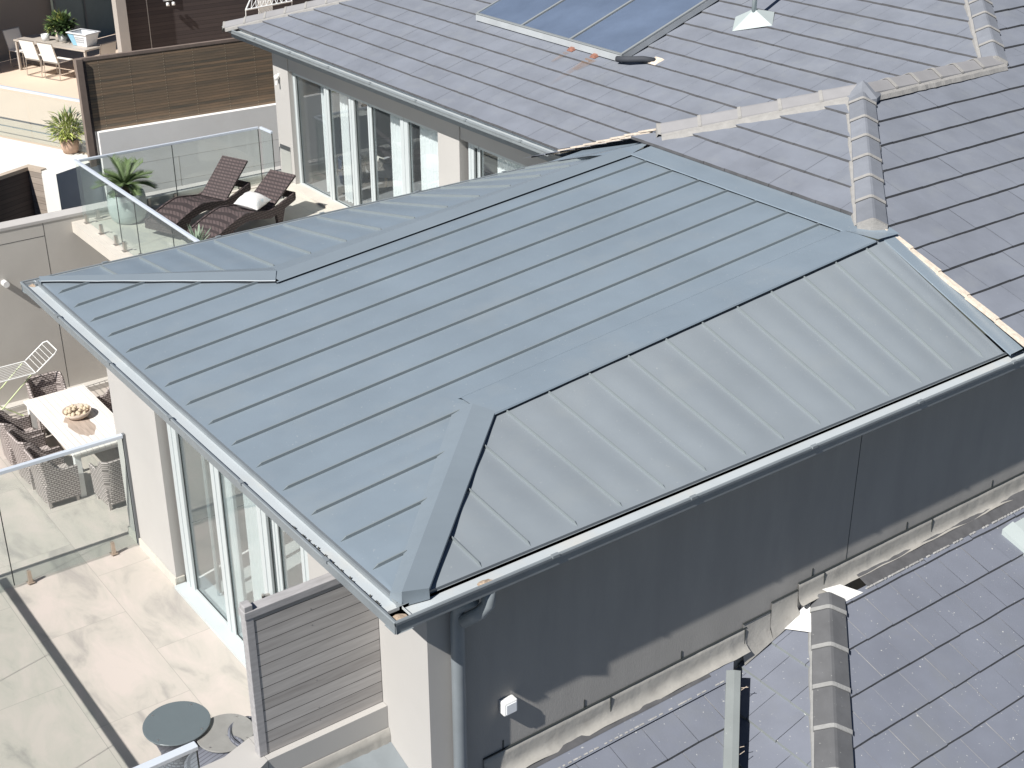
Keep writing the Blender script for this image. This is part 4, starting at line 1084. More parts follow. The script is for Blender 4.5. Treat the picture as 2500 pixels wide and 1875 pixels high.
b = MB(); b.box((-1.085, -0.60, -0.305), (-0.99, 0.445, -0.245)); b.build('top_rail', 'timber_frame', ps, bevel=0.004)
b = MB()
for z in (-0.42, -0.56, -1.05, -1.3, -1.42): b.tube([(-1.001, -0.10, z), (-0.997, -0.10, z)], 0.004, 6)
b.build('screw', 'steel', ps)

# ================================================================== PARTY WALL
b = MB()
b.box((XW - 0.30, -10, -7), (XW, 9, -2.69))
pt = b.build('party_wall', 'wall_grey', None, origin=(XW, 0, -7))
tag(pt, 'tall plain grey rendered party wall behind the dining table, at the left edge', 'wall')
b = MB(); b.box((XW - 0.31, -10, -2.69), (XW + 0.01, 9, -2.64)); b.build('coping', 'coping', pt)
b = MB(); b.box((XW, 3.06, -5.95), (XW + 0.002, 3.068, -2.7)); b.box((XW, -10, -2.93), (XW + 0.002, 3.06, -2.922)); b.box((XW, -0.4, -5.95), (XW + 0.002, -0.392, -2.93))
b.build('panel_joint', 'seal', pt)
b = MB(); b.box((XW, -10, ZN), (XW + 0.22, 8, ZN + 0.10)); b.build('plinth', 'wall_grey', pt)
lm = thing('wall_lamp', 'small white cylinder lamp fixed to the grey party wall at the far left', 'wall lamp', (XW, 2.25, -3.58))
b = MB(); b.tube([(XW + 0.001, 2.25, -3.60), (XW + 0.13, 2.25, -3.60)], 0.055, 16); b.build('lamp_body', 'white_paint', lm, smooth=False)

# upper terrace kerb
b = MB()
b.box((XW + 0.0, 3.56, ZU - 0.17), (-7.35, 3.66, ZU + 0.02)); b.box((XW + 0.0, 3.663, ZU + 0.001), (-7.35, 3.90, ZU + 0.022)); b.box((XW + 0.003, 3.903, ZU + 0.001), (XW + 0.2, 7.6, ZU + 0.022))
o = b.build('terrace_kerb', 'concrete'); tag(o, kind='structure')

# ================================================================== GLASS BALUSTRADES
def balustrade(label, runs, z0, h, spig, gm='glass', rw=0.05, rh=0.045, sm='steel', gap=0.06, joints=(), post=None, sh=0.19):
    p0 = runs[0][0]
    t = thing('glass_balustrade', label, 'balustrade', (p0[0], p0[1], z0), 'frameless glass balustrades of the terraces')
    for (a, c_), js in zip(runs, joints if joints else [[]] * len(runs)):
        A = Vector((a[0], a[1], 0)); B = Vector((c_[0], c_[1], 0)); L = (B - A).length; d = (B - A).normalized()
        cuts = [0.0] + list(js) + [L]
        for i in range(len(cuts) - 1):
            b = MB(); q0 = A + d * (cuts[i] + 0.008); q1 = A + d * (cuts[i + 1] - 0.008)
            b.bar(q0 + Vector((0, 0, z0 + gap + (h - gap - rh) / 2)), q1 + Vector((0, 0, z0 + gap + (h - gap - rh) / 2)), 0.012, h - gap - rh)
            o = b.build('glass_pane', gm, t)
            if i > 0:
                e = MB(); e.bar(q0 + Vector((0, 0, z0 + gap)) - d * 0.010, q0 + Vector((0, 0, z0 + h - rh)) - d * 0.010, 0.014, 0.006); e.build('pane_edge', 'seal', o)
        e = MB(); e.bar(B + Vector((0, 0, z0 + gap)) - d * 0.003, B + Vector((0, 0, z0 + h - rh)) - d * 0.003, 0.014, 0.008); e.build('pane_edge', 'seal', o)
        b = MB(); b.bar(A + Vector((0, 0, z0 + h - rh / 2)) , B + Vector((0, 0, z0 + h - rh / 2)), rw, rh); b.build('handrail', 'rail', t, bevel=0.006)
    for (x, y, axis) in spig:
        b = MB()
        b.box((x - 0.05, y - 0.05, z0 + 0.022), (x + 0.05, y + 0.05, z0 + 0.032))
        dx, dy = (0.028, 0.032) if axis == 'X' else (0.032, 0.028)
        b.hexa([(x - dx, y - dy, z0 + .03), (x + dx, y - dy, z0 + .03), (x + dx, y + dy, z0 + .03), (x - dx, y + dy, z0 + .03)], [(x - dx * .8, y - dy * .8, z0 + sh), (x + dx * .8, y - dy * .8, z0 + sh), (x + dx * .8, y + dy * .8, z0 + sh), (x - dx * .8, y + dy * .8, z0 + sh)])
        b.build('spigot', sm, t)
    if post:
        b = MB(); b.box(*post); b.build('end_channel', 'frame_dark', t)
    return t
balustrade('tall clear glass screen with pale rail between the dining table and the paved terrace', [((-10.91, -1.65), (-10.91, 2.04))], ZN, 1.90,
           [(-10.90, 1.66, 'Y'), (-10.90, 0.42, 'Y'), (-10.90, -0.9, 'Y')], gm='glass_old', sm='steel_warm', rw=0.07, rh=0.055, joints=[[1.85]], post=((-10.94, 2.041, ZN + 0.02), (-10.88, 2.075, ZN + 1.9)), sh=0.22, gap=0.05)
balustrade('glass balustrade along the outer edge of the paved terrace, casting the straight rail shadow', [((-10.83, -1.65), (-4.33, -1.65))], ZN, 1.90,
           [(-9.5, -1.65, 'X'), (-7.5, -1.65, 'X'), (-5.5, -1.65, 'X')], gm='glass_old', rw=0.085, rh=0.055, joints=[[2.1, 4.3]])
balustrade('short end of glass with pale rail beside the round table at the bottom edge', [((-4.25, -1.65), (-4.25, 0.12))], ZN, 1.90,
           [(-4.25, -0.5, 'Y')], gm='glass_old', rw=0.10, rh=0.05)
balustrade('glass balustrade with pale sloping rail in front of the potted palm and the loungers', [((-16.44, 3.76), (-11.3, 3.76))], ZU, 1.13,
           [(-16.27, 3.76, 'X'), (-15.60, 3.76, 'X'), (-14.94, 3.76, 'X'), (-14.57, 3.76, 'X'), (-13.9, 3.76, 'X')], joints=[[1.78, 2.55, 4.0]], rw=0.055)
balustrade('glass balustrade along the far side of the lounger terrace, in front of the pale wall', [((-16.38, 3.80), (-16.38, 7.20)), ((-16.36, 7.24), (-15.95, 7.26))], ZU, 1.13,
           [(-16.37, 4.0, 'Y'), (-16.37, 4.95, 'Y'), (-16.37, 5.45, 'Y'), (-16.37, 6.75, 'Y')], joints=[[1.7], []], rw=0.05)

# ================================================================== DINING SET on lower terrace
tb = thing('dining_table', 'white slatted timber dining table with a water stain, set on the lower terrace', 'table', (-13.85, 2.35, ZN))
b = MB(); b.box((-15.02, 1.83, ZN + 0.76), (-12.72, 2.87, ZN + 0.80)); b.build('tabletop', 'white_timber', tb, bevel=0.004)
b = MB(); b.box((-14.9, 1.93, ZN + 0.66), (-12.84, 1.97, ZN + 0.757)); b.box((-14.9, 2.73, ZN + 0.66), (-12.84, 2.77, ZN + 0.757)); b.box((-12.86, 1.972, ZN + 0.66), (-12.82, 2.728, ZN + 0.757)); b.box((-14.92, 1.972, ZN + 0.66), (-14.88, 2.728, ZN + 0.757)); b.build('apron', 'white_paint', tb)
for x in (-14.98, -12.86):
    for y in (1.86, 2.73):
        b = MB(); b.box((x, y, ZN), (x + 0.10, y + 0.10, ZN + 0.757)); b.build('leg', 'white_paint', tb, bevel=0.004)
blob((-13.66, 2.30, ZN + 0.8005), 0.48, 0.19, 0.0012, 'water_stain', 'wood_stain', tb, 5, 24)

bw_ = thing('wooden_bowl', 'pale wooden bowl heaped with dried seed pods, on the white dining table', 'bowl', (-13.93, 2.36, ZN + 0.80))
b = MB(); b.lathe([(0.0, 0.0), (0.14, 0.0), (0.20, 0.05), (0.235, 0.12), (0.222, 0.12), (0.19, 0.06), (0.10, 0.04), (0, 0.04)], (-13.93, 2.36, ZN + 0.802), 24); b.build('bowl', 'clay', bw_, smooth=True)
for k in range(22):
    a = random.uniform(0, 6.28); r = 0.19 * math.sqrt(random.random()); s_ = random.uniform(0.026, 0.04)
    b = MB(); prof = [(0.001, -s_), (s_ * 0.7, -s_ * 0.7), (s_, 0), (s_ * 0.75, s_ * 0.65), (s_ * 0.3, s_), (0.001, s_ * 0.85)]
    b.lathe(prof, (-13.93 + r * math.cos(a), 2.36 + r * math.sin(a), ZN + 0.90 + 0.05 * (1 - (r / 0.19) ** 2) + random.uniform(0, 0.02)), 9)
    tag(b.build('seed_pod', 'seedpod', None, origin=(-13.93 + r * math.cos(a), 2.36 + r * math.sin(a), ZN + 0.9)), 'dried woody seed pod heaped in the wooden bowl', 'seed pod', 'seed pods in the wooden bowl')

def wicker_chair(label):
    """tub chair facing +Y, origin at floor centre"""
    t = thing('wicker_chair', label, 'chair', (0, 0, 0), 'wicker chairs around the dining table')
    n = 22; W2 = 0.29; D2 = 0.27
    path = []
    for i in range(n + 1):          # U path: left arm front -> back -> right arm front
        s_ = i / n
        if s_ < 0.3: path.append((-W2, lerp(D2, -D2 + 0.10, s_ / 0.3), 0))
        elif s_ > 0.7: path.append((W2, lerp(-D2 + 0.10, D2, (s_ - 0.7) / 0.3), 0))
        else:
            q = (s_ - 0.3) / 0.4
            if q < 0.2: a = q / 0.2 * math.pi / 2; path.append((-W2 + 0.10 - 0.10 * math.cos(a), -D2 + 0.10 - 0.10 * math.sin(a), 1))
            elif q > 0.8: a = (1 - q) / 0.2 * math.pi / 2; path.append((W2 - 0.10 + 0.10 * math.cos(a), -D2 + 0.10 - 0.10 * math.sin(a), 1))
            else: path.append((lerp(-W2 + 0.10, W2 - 0.10, (q - 0.2) / 0.6), -D2, 1))
    def top(i):
        s_ = i / n
        k = min(1, max(0, (min(s_, 1 - s_) - 0.16) / 0.16)); k = k * k * (3 - 2 * k)
        return lerp(0.63, 0.88, k)
    outer = []; inner = []
    zs = [0.09, 0.3, 0.45, 0.6, 1.0]
    def sc(z, i): return 1 + 0.10 * (z / 0.88) ** 1.5
    for f in (0.0, 0.35, 0.7, 1.0):
        ro = []; ri = []
        for i, (x, y, bk) in enumerate(path):
            z = lerp(0.10, top(i), f); k = sc(z, i)
            r = math.hypot(x, y); nx, ny = x / r, y / r
            lean = -0.10 * max(0, (z - 0.35)) if bk else -0.03 * max(0, z - 0.4)
            ro.append((x * k, y * k + lean, z)); ri.append(((x - nx * 0.045) * k, (y - ny * 0.045) * k + lean, z))
        outer.append(ro); inner.append(ri)
    b = MB(); b.grid(outer); b.grid(inner); b.grid([outer[-1], [(a[0] * 0.5 + c_[0] * 0.5, a[1] * 0.5 + c_[1] * 0.5, a[2] + 0.018) for a, c_ in zip(outer[-1], inner[-1])], inner[-1]])
    for e in (0, -1): b.face([outer[k][e] for k in range(4)] + [inner[k][e] for k in (3, 2, 1, 0)])
    o = b.build('backrest', 'weave_tan', t, smooth=True)
    o.data.set_sharp_from_angle(angle=0.7)
    b = MB(); b.box((-W2 * 0.98, -D2 * 0.95, 0.14), (W2 * 0.98, D2 * 1.02, 0.42)); b.build('seat', 'weave_tan', t, bevel=0.02)
    for x in (-0.25, 0.25):
        for y in (-0.22, 0.22):
            b = MB(); b.hexa([(x - .018, y - .018, 0), (x + .018, y - .018, 0), (x + .018, y + .018, 0), (x - .018, y + .018, 0)], [(x - .03, y - .03, 0.14), (x + .03, y - .03, 0.14), (x + .03, y + .03, 0.14), (x - .03, y + .03, 0.14)]); b.build('leg', 'wicker_tan', t)
    return t
ch = wicker_chair('wicker tub chair nearest the glass screen, on the left long side of the dining table')
ch.location = (-12.98, 1.58, ZN)
for (x, y, rz, lb) in ((-13.72, 1.56, 0.04, 'middle wicker tub chair on the left long side of the dining table'),
                       (-14.50, 1.55, -0.05, 'farthest wicker tub chair on the left long side of the dining table'),
                       (-15.32, 2.36, -math.pi / 2 - 0.05, 'wicker tub chair at the far head of the dining table, before the drying rack'),
                       (-12.36, 2.34, math.pi / 2 + 0.04, 'wicker tub chair at the near end of the dining table, beside the house pier'),
                       (-14.45, 3.12, math.pi, 'farther wicker tub chair on the house side of the dining table'),
                       (-13.72, 3.14, math.pi + 0.04, 'nearer wicker tub chair on the house side of the dining table')):
    dup(ch, (x, y, ZN), rz, lb)

# ---- drying rack
dk = thing('drying_rack', 'white wire clothes drying rack with lime green crossed legs and a raised wing', 'drying rack', (-15.85, 1.7, ZN))
b = MB(); z = ZN + 1.0; x0, x1 = -16.10, -15.53
loop = [(x0, 0.75, z), (x0, 2.25, z), (x1, 2.25, z), (x1, 0.75, z), (x0, 0.75, z)]
b.tube(loop, 0.013, 8)
for i in range(1, 9): b.tube([(lerp(x0, x1, i / 9), 0.75, z), (lerp(x0, x1, i / 9), 2.25, z)], 0.0045, 5)
b.build('rack_bed', 'white_paint', dk)
b = MB(); zw = ZN + 1.27
b.tube([(x0, 2.27, z + 0.01), (x0, 2.62, zw - 0.01), (x0 + 0.05, 2.68, zw + 0.02), (x1 - 0.05, 2.68, zw + 0.02), (x1, 2.62, zw - 0.01), (x1, 2.27, z + 0.01)], 0.012, 8)
for i in range(1, 6):
    t = i / 6; b.tube([(x0, lerp(2.27, 2.66, t), lerp(z, zw + 0.01, t)), (x1, lerp(2.27, 2.66, t), lerp(z, zw + 0.01, t))], 0.0045, 5)
b.build('rack_wing', 'white_paint', dk)
for x in (x0 + 0.03, x1 - 0.03):
    b = MB(); b.tube([(x, 2.2, z - 0.01), (x, 1.05, ZN + 0.02)], 0.012, 8); b.build('leg', 'lime', dk)
    b = MB(); b.tube([(x + 0.026, 0.85, z - 0.01), (x + 0.026, 2.05, ZN + 0.02)], 0.012, 8); b.build('leg', 'lime', dk)
b = MB(); b.tube([(x0 + .03, 2.05, ZN + 0.03), (x1 + .02, 2.05, ZN + 0.03)], 0.010, 8); b.tube([(x0 + .03, 1.05, ZN + 0.03), (x1 - .03, 1.05, ZN + 0.03)], 0.010, 8); b.build('leg_brace', 'lime', dk)

# ---- round tables and chairs by the front corner
def round_table(label, c_, r, h, topm, waist=0.55):
    t = thing('side_table', label, 'table', (c_[0], c_[1], ZN), 'round tables on the lower terrace')
    b = MB(); b.lathe([(0.0, h - 0.012), (r * 0.97, h - 0.012), (r, h - 0.006), (r, h + 0.002), (r * 0.985, h + 0.008), (0.0, h + 0.008)], (c_[0], c_[1], ZN), 48); b.build('tabletop', topm, t)
    b = MB(); b.lathe([(r * 0.86, 0.01), (r * 0.70, 0.14), (r * waist, 0.36), (r * 0.72, 0.58), (r * 0.92, h - 0.05), (r * 0.965, h - 0.014)], (c_[0], c_[1], ZN), 40)
    b.build('table_base', 'weave_blue', t, smooth=True)
    b = MB()
    for a in (0.6, 2.2, 3.7, 5.2): b.lathe([(0, h + 0.0085), (0.012, h + 0.0085), (0.012, h + 0.011), (0, h + 0.011)], (c_[0] + r * 0.86 * math.cos(a), c_[1] + r * 0.86 * math.sin(a), ZN), 10)
    b.build('glass_fixing', 'steel', t)
    return t
round_table('round wicker table with dark glass top, in front of the smaller pale-topped one', (-5.99, 0.55), 0.385, 0.75, 'table_glass')
round_table('round table with pale stone-patterned top, half behind the dark glass table', (-5.56, 0.95), 0.33, 0.70, 'table_glass_light', 0.9)
def pod_chair(label, c_, rz):
    t = thing('pod_chair', label, 'chair', (0, 0, 0), 'round backed wicker chairs by the round tables')
    n = 26; rws = []
    for f in (0, 0.4, 0.75, 1.0):
        r_ = []
        for i in range(n + 1):
            a = math.pi * (-1.15 + 1.3 * i / n) ; hh = lerp(0.60, 0.74, max(0.0, math.sin(math.pi * i / n)) ** 0.7)
            rr = 0.33 + 0.05 * f
            r_.append((rr * math.cos(a), rr * math.sin(a), lerp(0.05, hh, f)))
        rws.append(r_)
    b = MB(); b.grid(rws); b.grid([[(x * 0.9, y * 0.9, z) for x, y, z in r_] for r_ in rws]); b.grid([rws[-1], [(x * 0.95, y * 0.95, z + 0.015) for x, y, z in rws[-1]], [(x * 0.9, y * 0.9, z) for x, y, z in rws[-1]]])
    b.build('backrest', 'weave_blue', t, smooth=True)
    b = MB(); b.lathe([(0.30, 0.05), (0.33, 0.50), (0.325, 0.62), (0.27, 0.655), (0, 0.665)], (0, 0, 0), 28); b.build('seat', 'weave_blue', t)
    t.location = (c_[0], c_[1], ZN); t.rotation_euler = (0, 0, rz)
    return t
pod_chair('dark blue-grey wicker chair half hidden behind the timber screen', (-5.37, 1.31), 0.3)
pod_chair('dark blue-grey wicker chair behind the short glass end at the bottom edge', (-5.28, 0.66), 2.6)

# ================================================================== UPPER TERRACE furniture
pl = thing('planter', 'large round pale grey concrete pot of pebbles on the upper terrace', 'plant pot', (-16.02, 4.42, ZU))
b = MB(); b.lathe([(0.0, 0.0), (0.22, 0.0), (0.285, 0.06), (0.325, 0.18), (0.335, 0.32), (0.325, 0.46), (0.31, 0.52), (0.28, 0.52), (0.275, 0.44)], (-16.02, 4.42, ZU), 40); b.build('pot', 'pot_grey', pl, smooth=True)
b = MB(); b.lathe([(0.0, 0.45), (0.28, 0.44)], (-16.02, 4.42, ZU), 30); b.build('soil', 'soil', pl)
b = MB()
for i in range(60):
    a = random.uniform(0, 6.28); r = 0.26 * math.sqrt(random.random()); s_ = random.uniform(0.012, 0.024)
    b.lathe([(0.001, -s_), (s_, 0), (0.001, s_ * 0.8)], (-16.02 + r * math.cos(a), 4.53 + r * math.sin(a), ZU + 0.455), 6)
o = b.build('pebbles', 'pebble', pl); o['kind'] = 'stuff'

def frond(b, base, az, el, L, droop, wd, nl=16, leaf_len=0.16):
    """feather palm frond"""
    pts = []; p = Vector(base); e = el
    for i in range(nl + 1):
        pts.append(p.copy()); p = p + Vector((math.cos(az) * math.cos(e), math.sin(az) * math.cos(e), math.sin(e))) * (L / nl); e -= droop / nl
    b.tint = random.random(); b.tube(pts, [0.008 * (1 - 0.8 * i / nl) + 0.001 for i in range(nl + 1)], 4)
    for i in range(2, nl + 1):
        f = i / nl; ll = leaf_len * math.sin(math.pi * min(1, 0.25 + 0.75 * (1 - f) + 0.0)) + 0.03
        d = (pts[i] - pts[i - 1]).normalized(); sd = d.cross(Vector((0, 0, 1))).normalized(); u = sd.cross(d)
        for s_ in (-1, 1):
            for q in (0, 0.5):
                o_ = pts[i - 1].lerp(pts[i], q)
                tip = o_ + (d * 0.75 + sd * s_ * 0.75 + u * 0.35).normalized() * ll
                wv = d * wd
                b.tint = random.random()
                b.face([o_ - wv * 0.4, o_ + wv * 0.6, tip])
pm = thing('cycad_palm', 'sago palm with arching feathery fronds growing in the round grey pot', 'palm', (-16.02, 4.42, ZU + 0.45))
b = MB(); b.lathe([(0.06, 0.0), (0.075, 0.08), (0.06, 0.15), (0.0, 0.19)], (-16.02, 4.42, ZU + 0.45), 14); b.build('trunk', 'trunk', pm)
b = MB()
for k in range(26):
    az = k * 2.399; el = R(random.uniform(38, 82)) if k % 3 else R(random.uniform(20, 45))
    frond(b, (-16.02, 4.42, ZU + 0.62), az, el, random.uniform(0.42, 0.58), R(random.uniform(35, 65)), 0.022, leaf_len=0.14)
b.build('crown', 'leaf_palm', pm)

# ---- loungers
def lounger(label, ang):
    """origin at floor under the foot end; long axis +Y, width along X"""
    t = thing('sun_lounger', label, 'sun lounger', (0, 0, 0), 'wicker sun loungers on the upper terrace')
    W2 = 0.31
    def zp(y): return 0.30 + 0.075 * math.sin((y - 0.1) / 1.3 * math.pi * 1.15) if y < 1.3 else 0.30
    def zside(y): return 0.30 + 0.10 * math.sin((y) / 1.95 * math.pi * 1.9 + 0.1)
    prof = lambda y: 0.20 + 0.17 * math.sin(min(1, y / 0.9) * math.pi / 2) - 0.10 * max(0, min(1, (y - 0.75) / 0.55)) ** 1.0 + 0.13 * max(0, (y - 1.3) / 0.65) ** 1.3
    n = 26; b = MB(); rows_ = []
    for x in (-W2 + 0.03, 0, W2 - 0.03): rows_.append([(x, 1.32 * k / n, prof(1.32 * k / n) + 0.02 - (0.012 if x == 0 else 0)) for k in range(n + 1)])
    b.grid(rows_); b.grid([[(x, y, z - 0.03) for x, y, z in r_] for r_ in rows_])
    b.build('seat', 'wicker_brown', t, smooth=True)
    b = MB(); e = R(ang); rows_ = []
    for x in (-W2 + 0.035, W2 - 0.035): rows_.append([(x, 1.33 + 0.80 * f * math.cos(e), prof(1.32) + 0.02 + 0.80 * f * math.sin(e)) for f in (0, 0.25, 0.5, 0.75, 1)])
    b.grid(rows_); off = Vector((0, math.sin(e) * 0.03, -math.cos(e) * 0.03)); b.grid([[tuple(Vector(p) + off) for p in r_] for r_ in rows_])
    for r_ in rows_: b.grid([r_, [tuple(Vector(p) + off) for p in r_]])
    b.face([rows_[0][-1], rows_[1][-1], tuple(Vector(rows_[1][-1]) + off), tuple(Vector(rows_[0][-1]) + off)])
    b.build('backrest', 'wicker_brown', t)
    for s_ in (-1, 1):
        b = MB(); x = s_ * W2
        lo = [(x, 1.95 * k / 30, prof(1.95 * k / 30) - 0.09) for k in range(31)]; hi = [(x, y, z + 0.125) for _, y, z in lo]
        b.grid([lo, hi]); b.grid([[(x - s_ * 0.035, y, z) for _, y, z in lo], [(x - s_ * 0.035, y, z) for _, y, z in hi]]); b.grid([hi, [(x - s_ * 0.035, y, z) for _, y, z in hi]]); b.grid([lo, [(x - s_ * 0.035, y, z) for _, y, z in lo]])
        for q in (0, -1): b.face([lo[q], hi[q], (x - s_ * 0.035, hi[q][1], hi[q][2]), (x - s_ * 0.035, lo[q][1], lo[q][2])])
        b.build('side_frame', 'wicker_brown', t)
    b = MB(); b.box((-W2, 1.92, prof(1.95) - 0.07), (W2, 1.96, prof(1.95) + 0.03)); b.box((-W2, -0.012, prof(0) - 0.09), (W2, 0.02, prof(0) + 0.03)); b.build('end_rail', 'wicker_brown', t)
    for (x, y) in ((-0.27, 0.30), (0.27, 0.30), (-0.27, 1.55), (0.27, 1.55)):
        b = MB(); zt = prof(y) - 0.07
        b.hexa([(x - .03, y - .05, 0), (x + .03, y - .05, 0), (x + .03, y + .03, 0), (x - .03, y + .03, 0)], [(x - .03, y - .09, zt), (x + .03, y - .09, zt), (x + .03, y + .13, zt), (x - .03, y + .13, zt)]); b.build('leg', 'wicker_brown', t)
    b = MB()
    for x in (-0.2, 0.2): b.tube([(x, 1.33 + 0.5 * math.cos(e), prof(1.32) + 0.5 * math.sin(e)), (x, 1.78, prof(1.75))], 0.008, 6)
    b.build('back_stay', 'seal', t)
    return t
lg = lounger('brown wicker sun lounger with raised back, the farther one without a cushion', 37)
lg.scale = (1.06, 1.0, 1.15)
lg.location = (-14.86, 4.50, ZU); lg.rotation_euler = (0, 0, R(22))
lg2 = lounger('brown wicker sun lounger with raised back, the nearer one with a cushion on it', 29)
lg2.scale = (1.06, 1.0, 1.15); lg2.location = (-13.97, 4.87, ZU); lg2.rotation_euler = (0, 0, R(20))
b = MB(); n = 18; rws = []
for i in range(n + 1):
    v = i / n * 2 - 1; r_ = []
    for j in range(n + 1):
        u = j / n * 2 - 1; q = max(0, (1 - abs(u) ** 2.6)) ** 0.55 * max(0, (1 - abs(v) ** 2.6)) ** 0.55
        k = 1 - 0.10 * (1 - abs(v) ** 2) * abs(u) ** 3
        r_.append((u * 0.25 * (1 - 0.09 * (1 - v * v)), v * 0.20 * (1 - 0.09 * (1 - u * u)), 0.15 * q + 0.008 * noise.noise(Vector((u * 3, v * 3, 1)))))
    rws.append(r_)
b.grid(rws); b.grid([[(x, y, -z * 0.7) for x, y, z in r_] for r_ in rws])
cu = b.build('cushion', 'cushion', None, smooth=True)
cu.location = (-14.30, 5.98, ZU + 0.50); cu.rotation_euler = (R(10), R(4), R(25))
tag(cu, 'white patterned scatter cushion lying on the nearer sun lounger', 'cushion')

ag = thing('agave_plant', 'small striped agave peeping over the gutter edge below the loungers', 'plant', (-13.45, 4.55, ZU))
b = MB(); b.lathe([(0.0, 0), (0.14, 0), (0.19, 0.28), (0.17, 0.28), (0.0, 0.24)], (-13.45, 4.55, ZU), 20); b.build('pot', 'pot_grey', ag, smooth=True)
b = MB()
for k in range(26):
    az = k * 2.399; el = R(random.uniform(25, 80)); L = random.uniform(0.3, 0.42); pts = []
    p = Vector((-13.45, 4.55, ZU + 0.26)); d = Vector((math.cos(az) * math.cos(el), math.sin(az) * math.cos(el), math.sin(el))); sd = Vector((-math.sin(az), math.cos(az), 0))
    ra = []; rb = []
    for i in range(6):
        f = i / 5; wv = 0.026 * (1 - f) ** 0.6 * (0.6 + f); q = p + d * L * f
        ra.append(q - sd * wv); rb.append(q + sd * wv)
    b.tint = random.random(); b.grid([ra, rb])
b.build('leaves', 'agave', ag)

# security camera / lamp on the rear pier
rl = thing('security_light', 'small white security light on the sunlit rear pier under the tiled eave', 'wall light', (-16.28, YB, -0.82))
b = MB(); b.lathe([(0.0, -0.05), (0.045, -0.03), (0.05, 0.03), (0.0, 0.055)], (-16.28, YB - 0.055, -0.80), 14); b.build('lamp_head', 'white_paint', rl, smooth=True)
b = MB(); b.box((-16.31, YB - 0.02, -0.80), (-16.25, YB - 0.001, -0.74)); b.tube([(-16.26, YB - 0.06, -0.86), (-16.25, YB - 0.08, -0.93)], 0.022, 10); b.build('bracket', 'white_paint', rl)

# ---- things inside the rear room
def curtain(label, x0, x1, y, z0, z1, m_='curtain', amp=0.035, waves=6):
    b = MB(); n = waves * 8; rws = []
    for z in (z0, (z0 + z1) / 2, z1):
        rws.append([(lerp(x0, x1, i / n), y + amp * math.sin(2 * math.pi * waves * i / n) + 0.01 * math.sin(i * 0.7), z) for i in range(n + 1)])
    b.grid(rws)
    o = b.build('curtain', m_, None, smooth=True, origin=((x0 + x1) / 2, y, z0))
    tag(o, label, 'curtain'); return o
curtain('white curtain gathered behind the leftmost rear glass door', -15.35, -14.95, 8.0, ZU + 0.02, -0.65, waves=4)
curtain('white curtain gathered beside the middle post of the rear doors', -14.72, -14.42, 8.02, ZU + 0.02, -0.65, waves=3)
curtain('white sheer curtain drawn behind the right half of the rear doors', -12.95, -12.35, 7.97, ZU + 0.02, -0.65, waves=7, amp=0.02)
curtain('sunlit white curtain behind the last rear door pane beside the pier', -12.05, -11.05, 7.97, ZU + 0.02, -0.65, waves=12, amp=0.015)
curtain('pale blue-white blind behind the small rear window near the tiled valley', -9.9, -7.6, 7.97, ZU + 0.02, -0.65, waves=26, amp=0.006)
curtain('white curtain behind the left pane of the lower terrace doors', -8.75, -8.2, 2.5, ZN + 0.03, -2.75, waves=6, amp=0.03)
curtain('white curtain behind the second pane of the lower terrace doors', -7.95, -6.95, 2.5, ZN + 0.03, -2.75, waves=9, amp=0.025)
curtain('white curtain behind the right panes of the lower terrace doors', -6.3, -5.5, 2.5, ZN + 0.03, -2.75, waves=7, amp=0.03)
curtain('grey-green curtain folded at the jamb of the lower terrace doors', -9.05, -8.98, 2.46, ZN + 0.03, -2.75, 'curtain_grey', waves=1)

ac = thing('armchair', 'grey upholstered armchair with oak legs seen through the rear doors', 'armchair', (-15.21, 9.30, ZU))
cx, cy = -15.21, 9.30
b = MB(); b.lathe([(0.0, 0.16), (0.38, 0.16), (0.46, 0.26), (0.46, 0.40), (0.38, 0.46), (0.0, 0.46)], (cx, cy, ZU), 26); b.build('seat', 'chair_grey', ac, smooth=True)
b = MB(); rws = []
for f in (0, 0.5, 1):
    rws.append([((0.46 + 0.06 * f) * math.cos(a) + cx, (0.44 + 0.10 * f) * math.sin(a) + cy, ZU + lerp(0.36, 0.98 if 0.6 < a < 2.6 else 0.68, f)) for a in [-0.4 + i * 0.2 for i in range(20)]])
b.grid(rws); b.grid([[(cx + (x - cx) * 0.82, cy + (y - cy) * 0.82, z) for x, y, z in r_] for r_ in rws]); b.grid([rws[-1], [(cx + (x - cx) * 0.82, cy + (y - cy) * 0.82, z) for x, y, z in rws[-1]]])
b.build('backrest', 'chair_grey', ac, smooth=True)
for dx, dy in ((-0.25, -0.25), (0.25, -0.25), (-0.25, 0.25), (0.25, 0.25)):
    b = MB(); b.tube([(cx + dx, cy + dy, ZU + 0.18), (cx + dx * 1.25, cy + dy * 1.25, ZU)], [0.03, 0.018], 8); b.build('leg', 'oak', ac)
b = MB(); rws = []
for i in range(9):
    rws.append([(cx - 0.32 + 0.6 * i / 8, cy - 0.42 + 0.12 * j, ZU + 0.50 + 0.07 * math.sin(j * 1.1 + i * 0.3) - (0.2 if j == 0 else 0)) for j in range(7)])
b.grid(rws); tag(b.build('throw_blanket', 'throw', None, smooth=True, origin=(cx, cy, ZU + 0.5)), 'cream sheepskin throw draped over the grey armchair indoors', 'throw')
bk = thing('storage_basket', 'dark navy round storage basket on the floor behind the rear doors', 'basket', (-15.50, 8.63, ZU))
b = MB(); b.lathe([(0.0, 0.02), (0.23, 0.02), (0.26, 0.2), (0.25, 0.5), (0.235, 0.5), (0.23, 0.1), (0, 0.08)], (-15.50, 8.63, ZU), 26); b.build('basket_body', 'navy', bk, smooth=True)
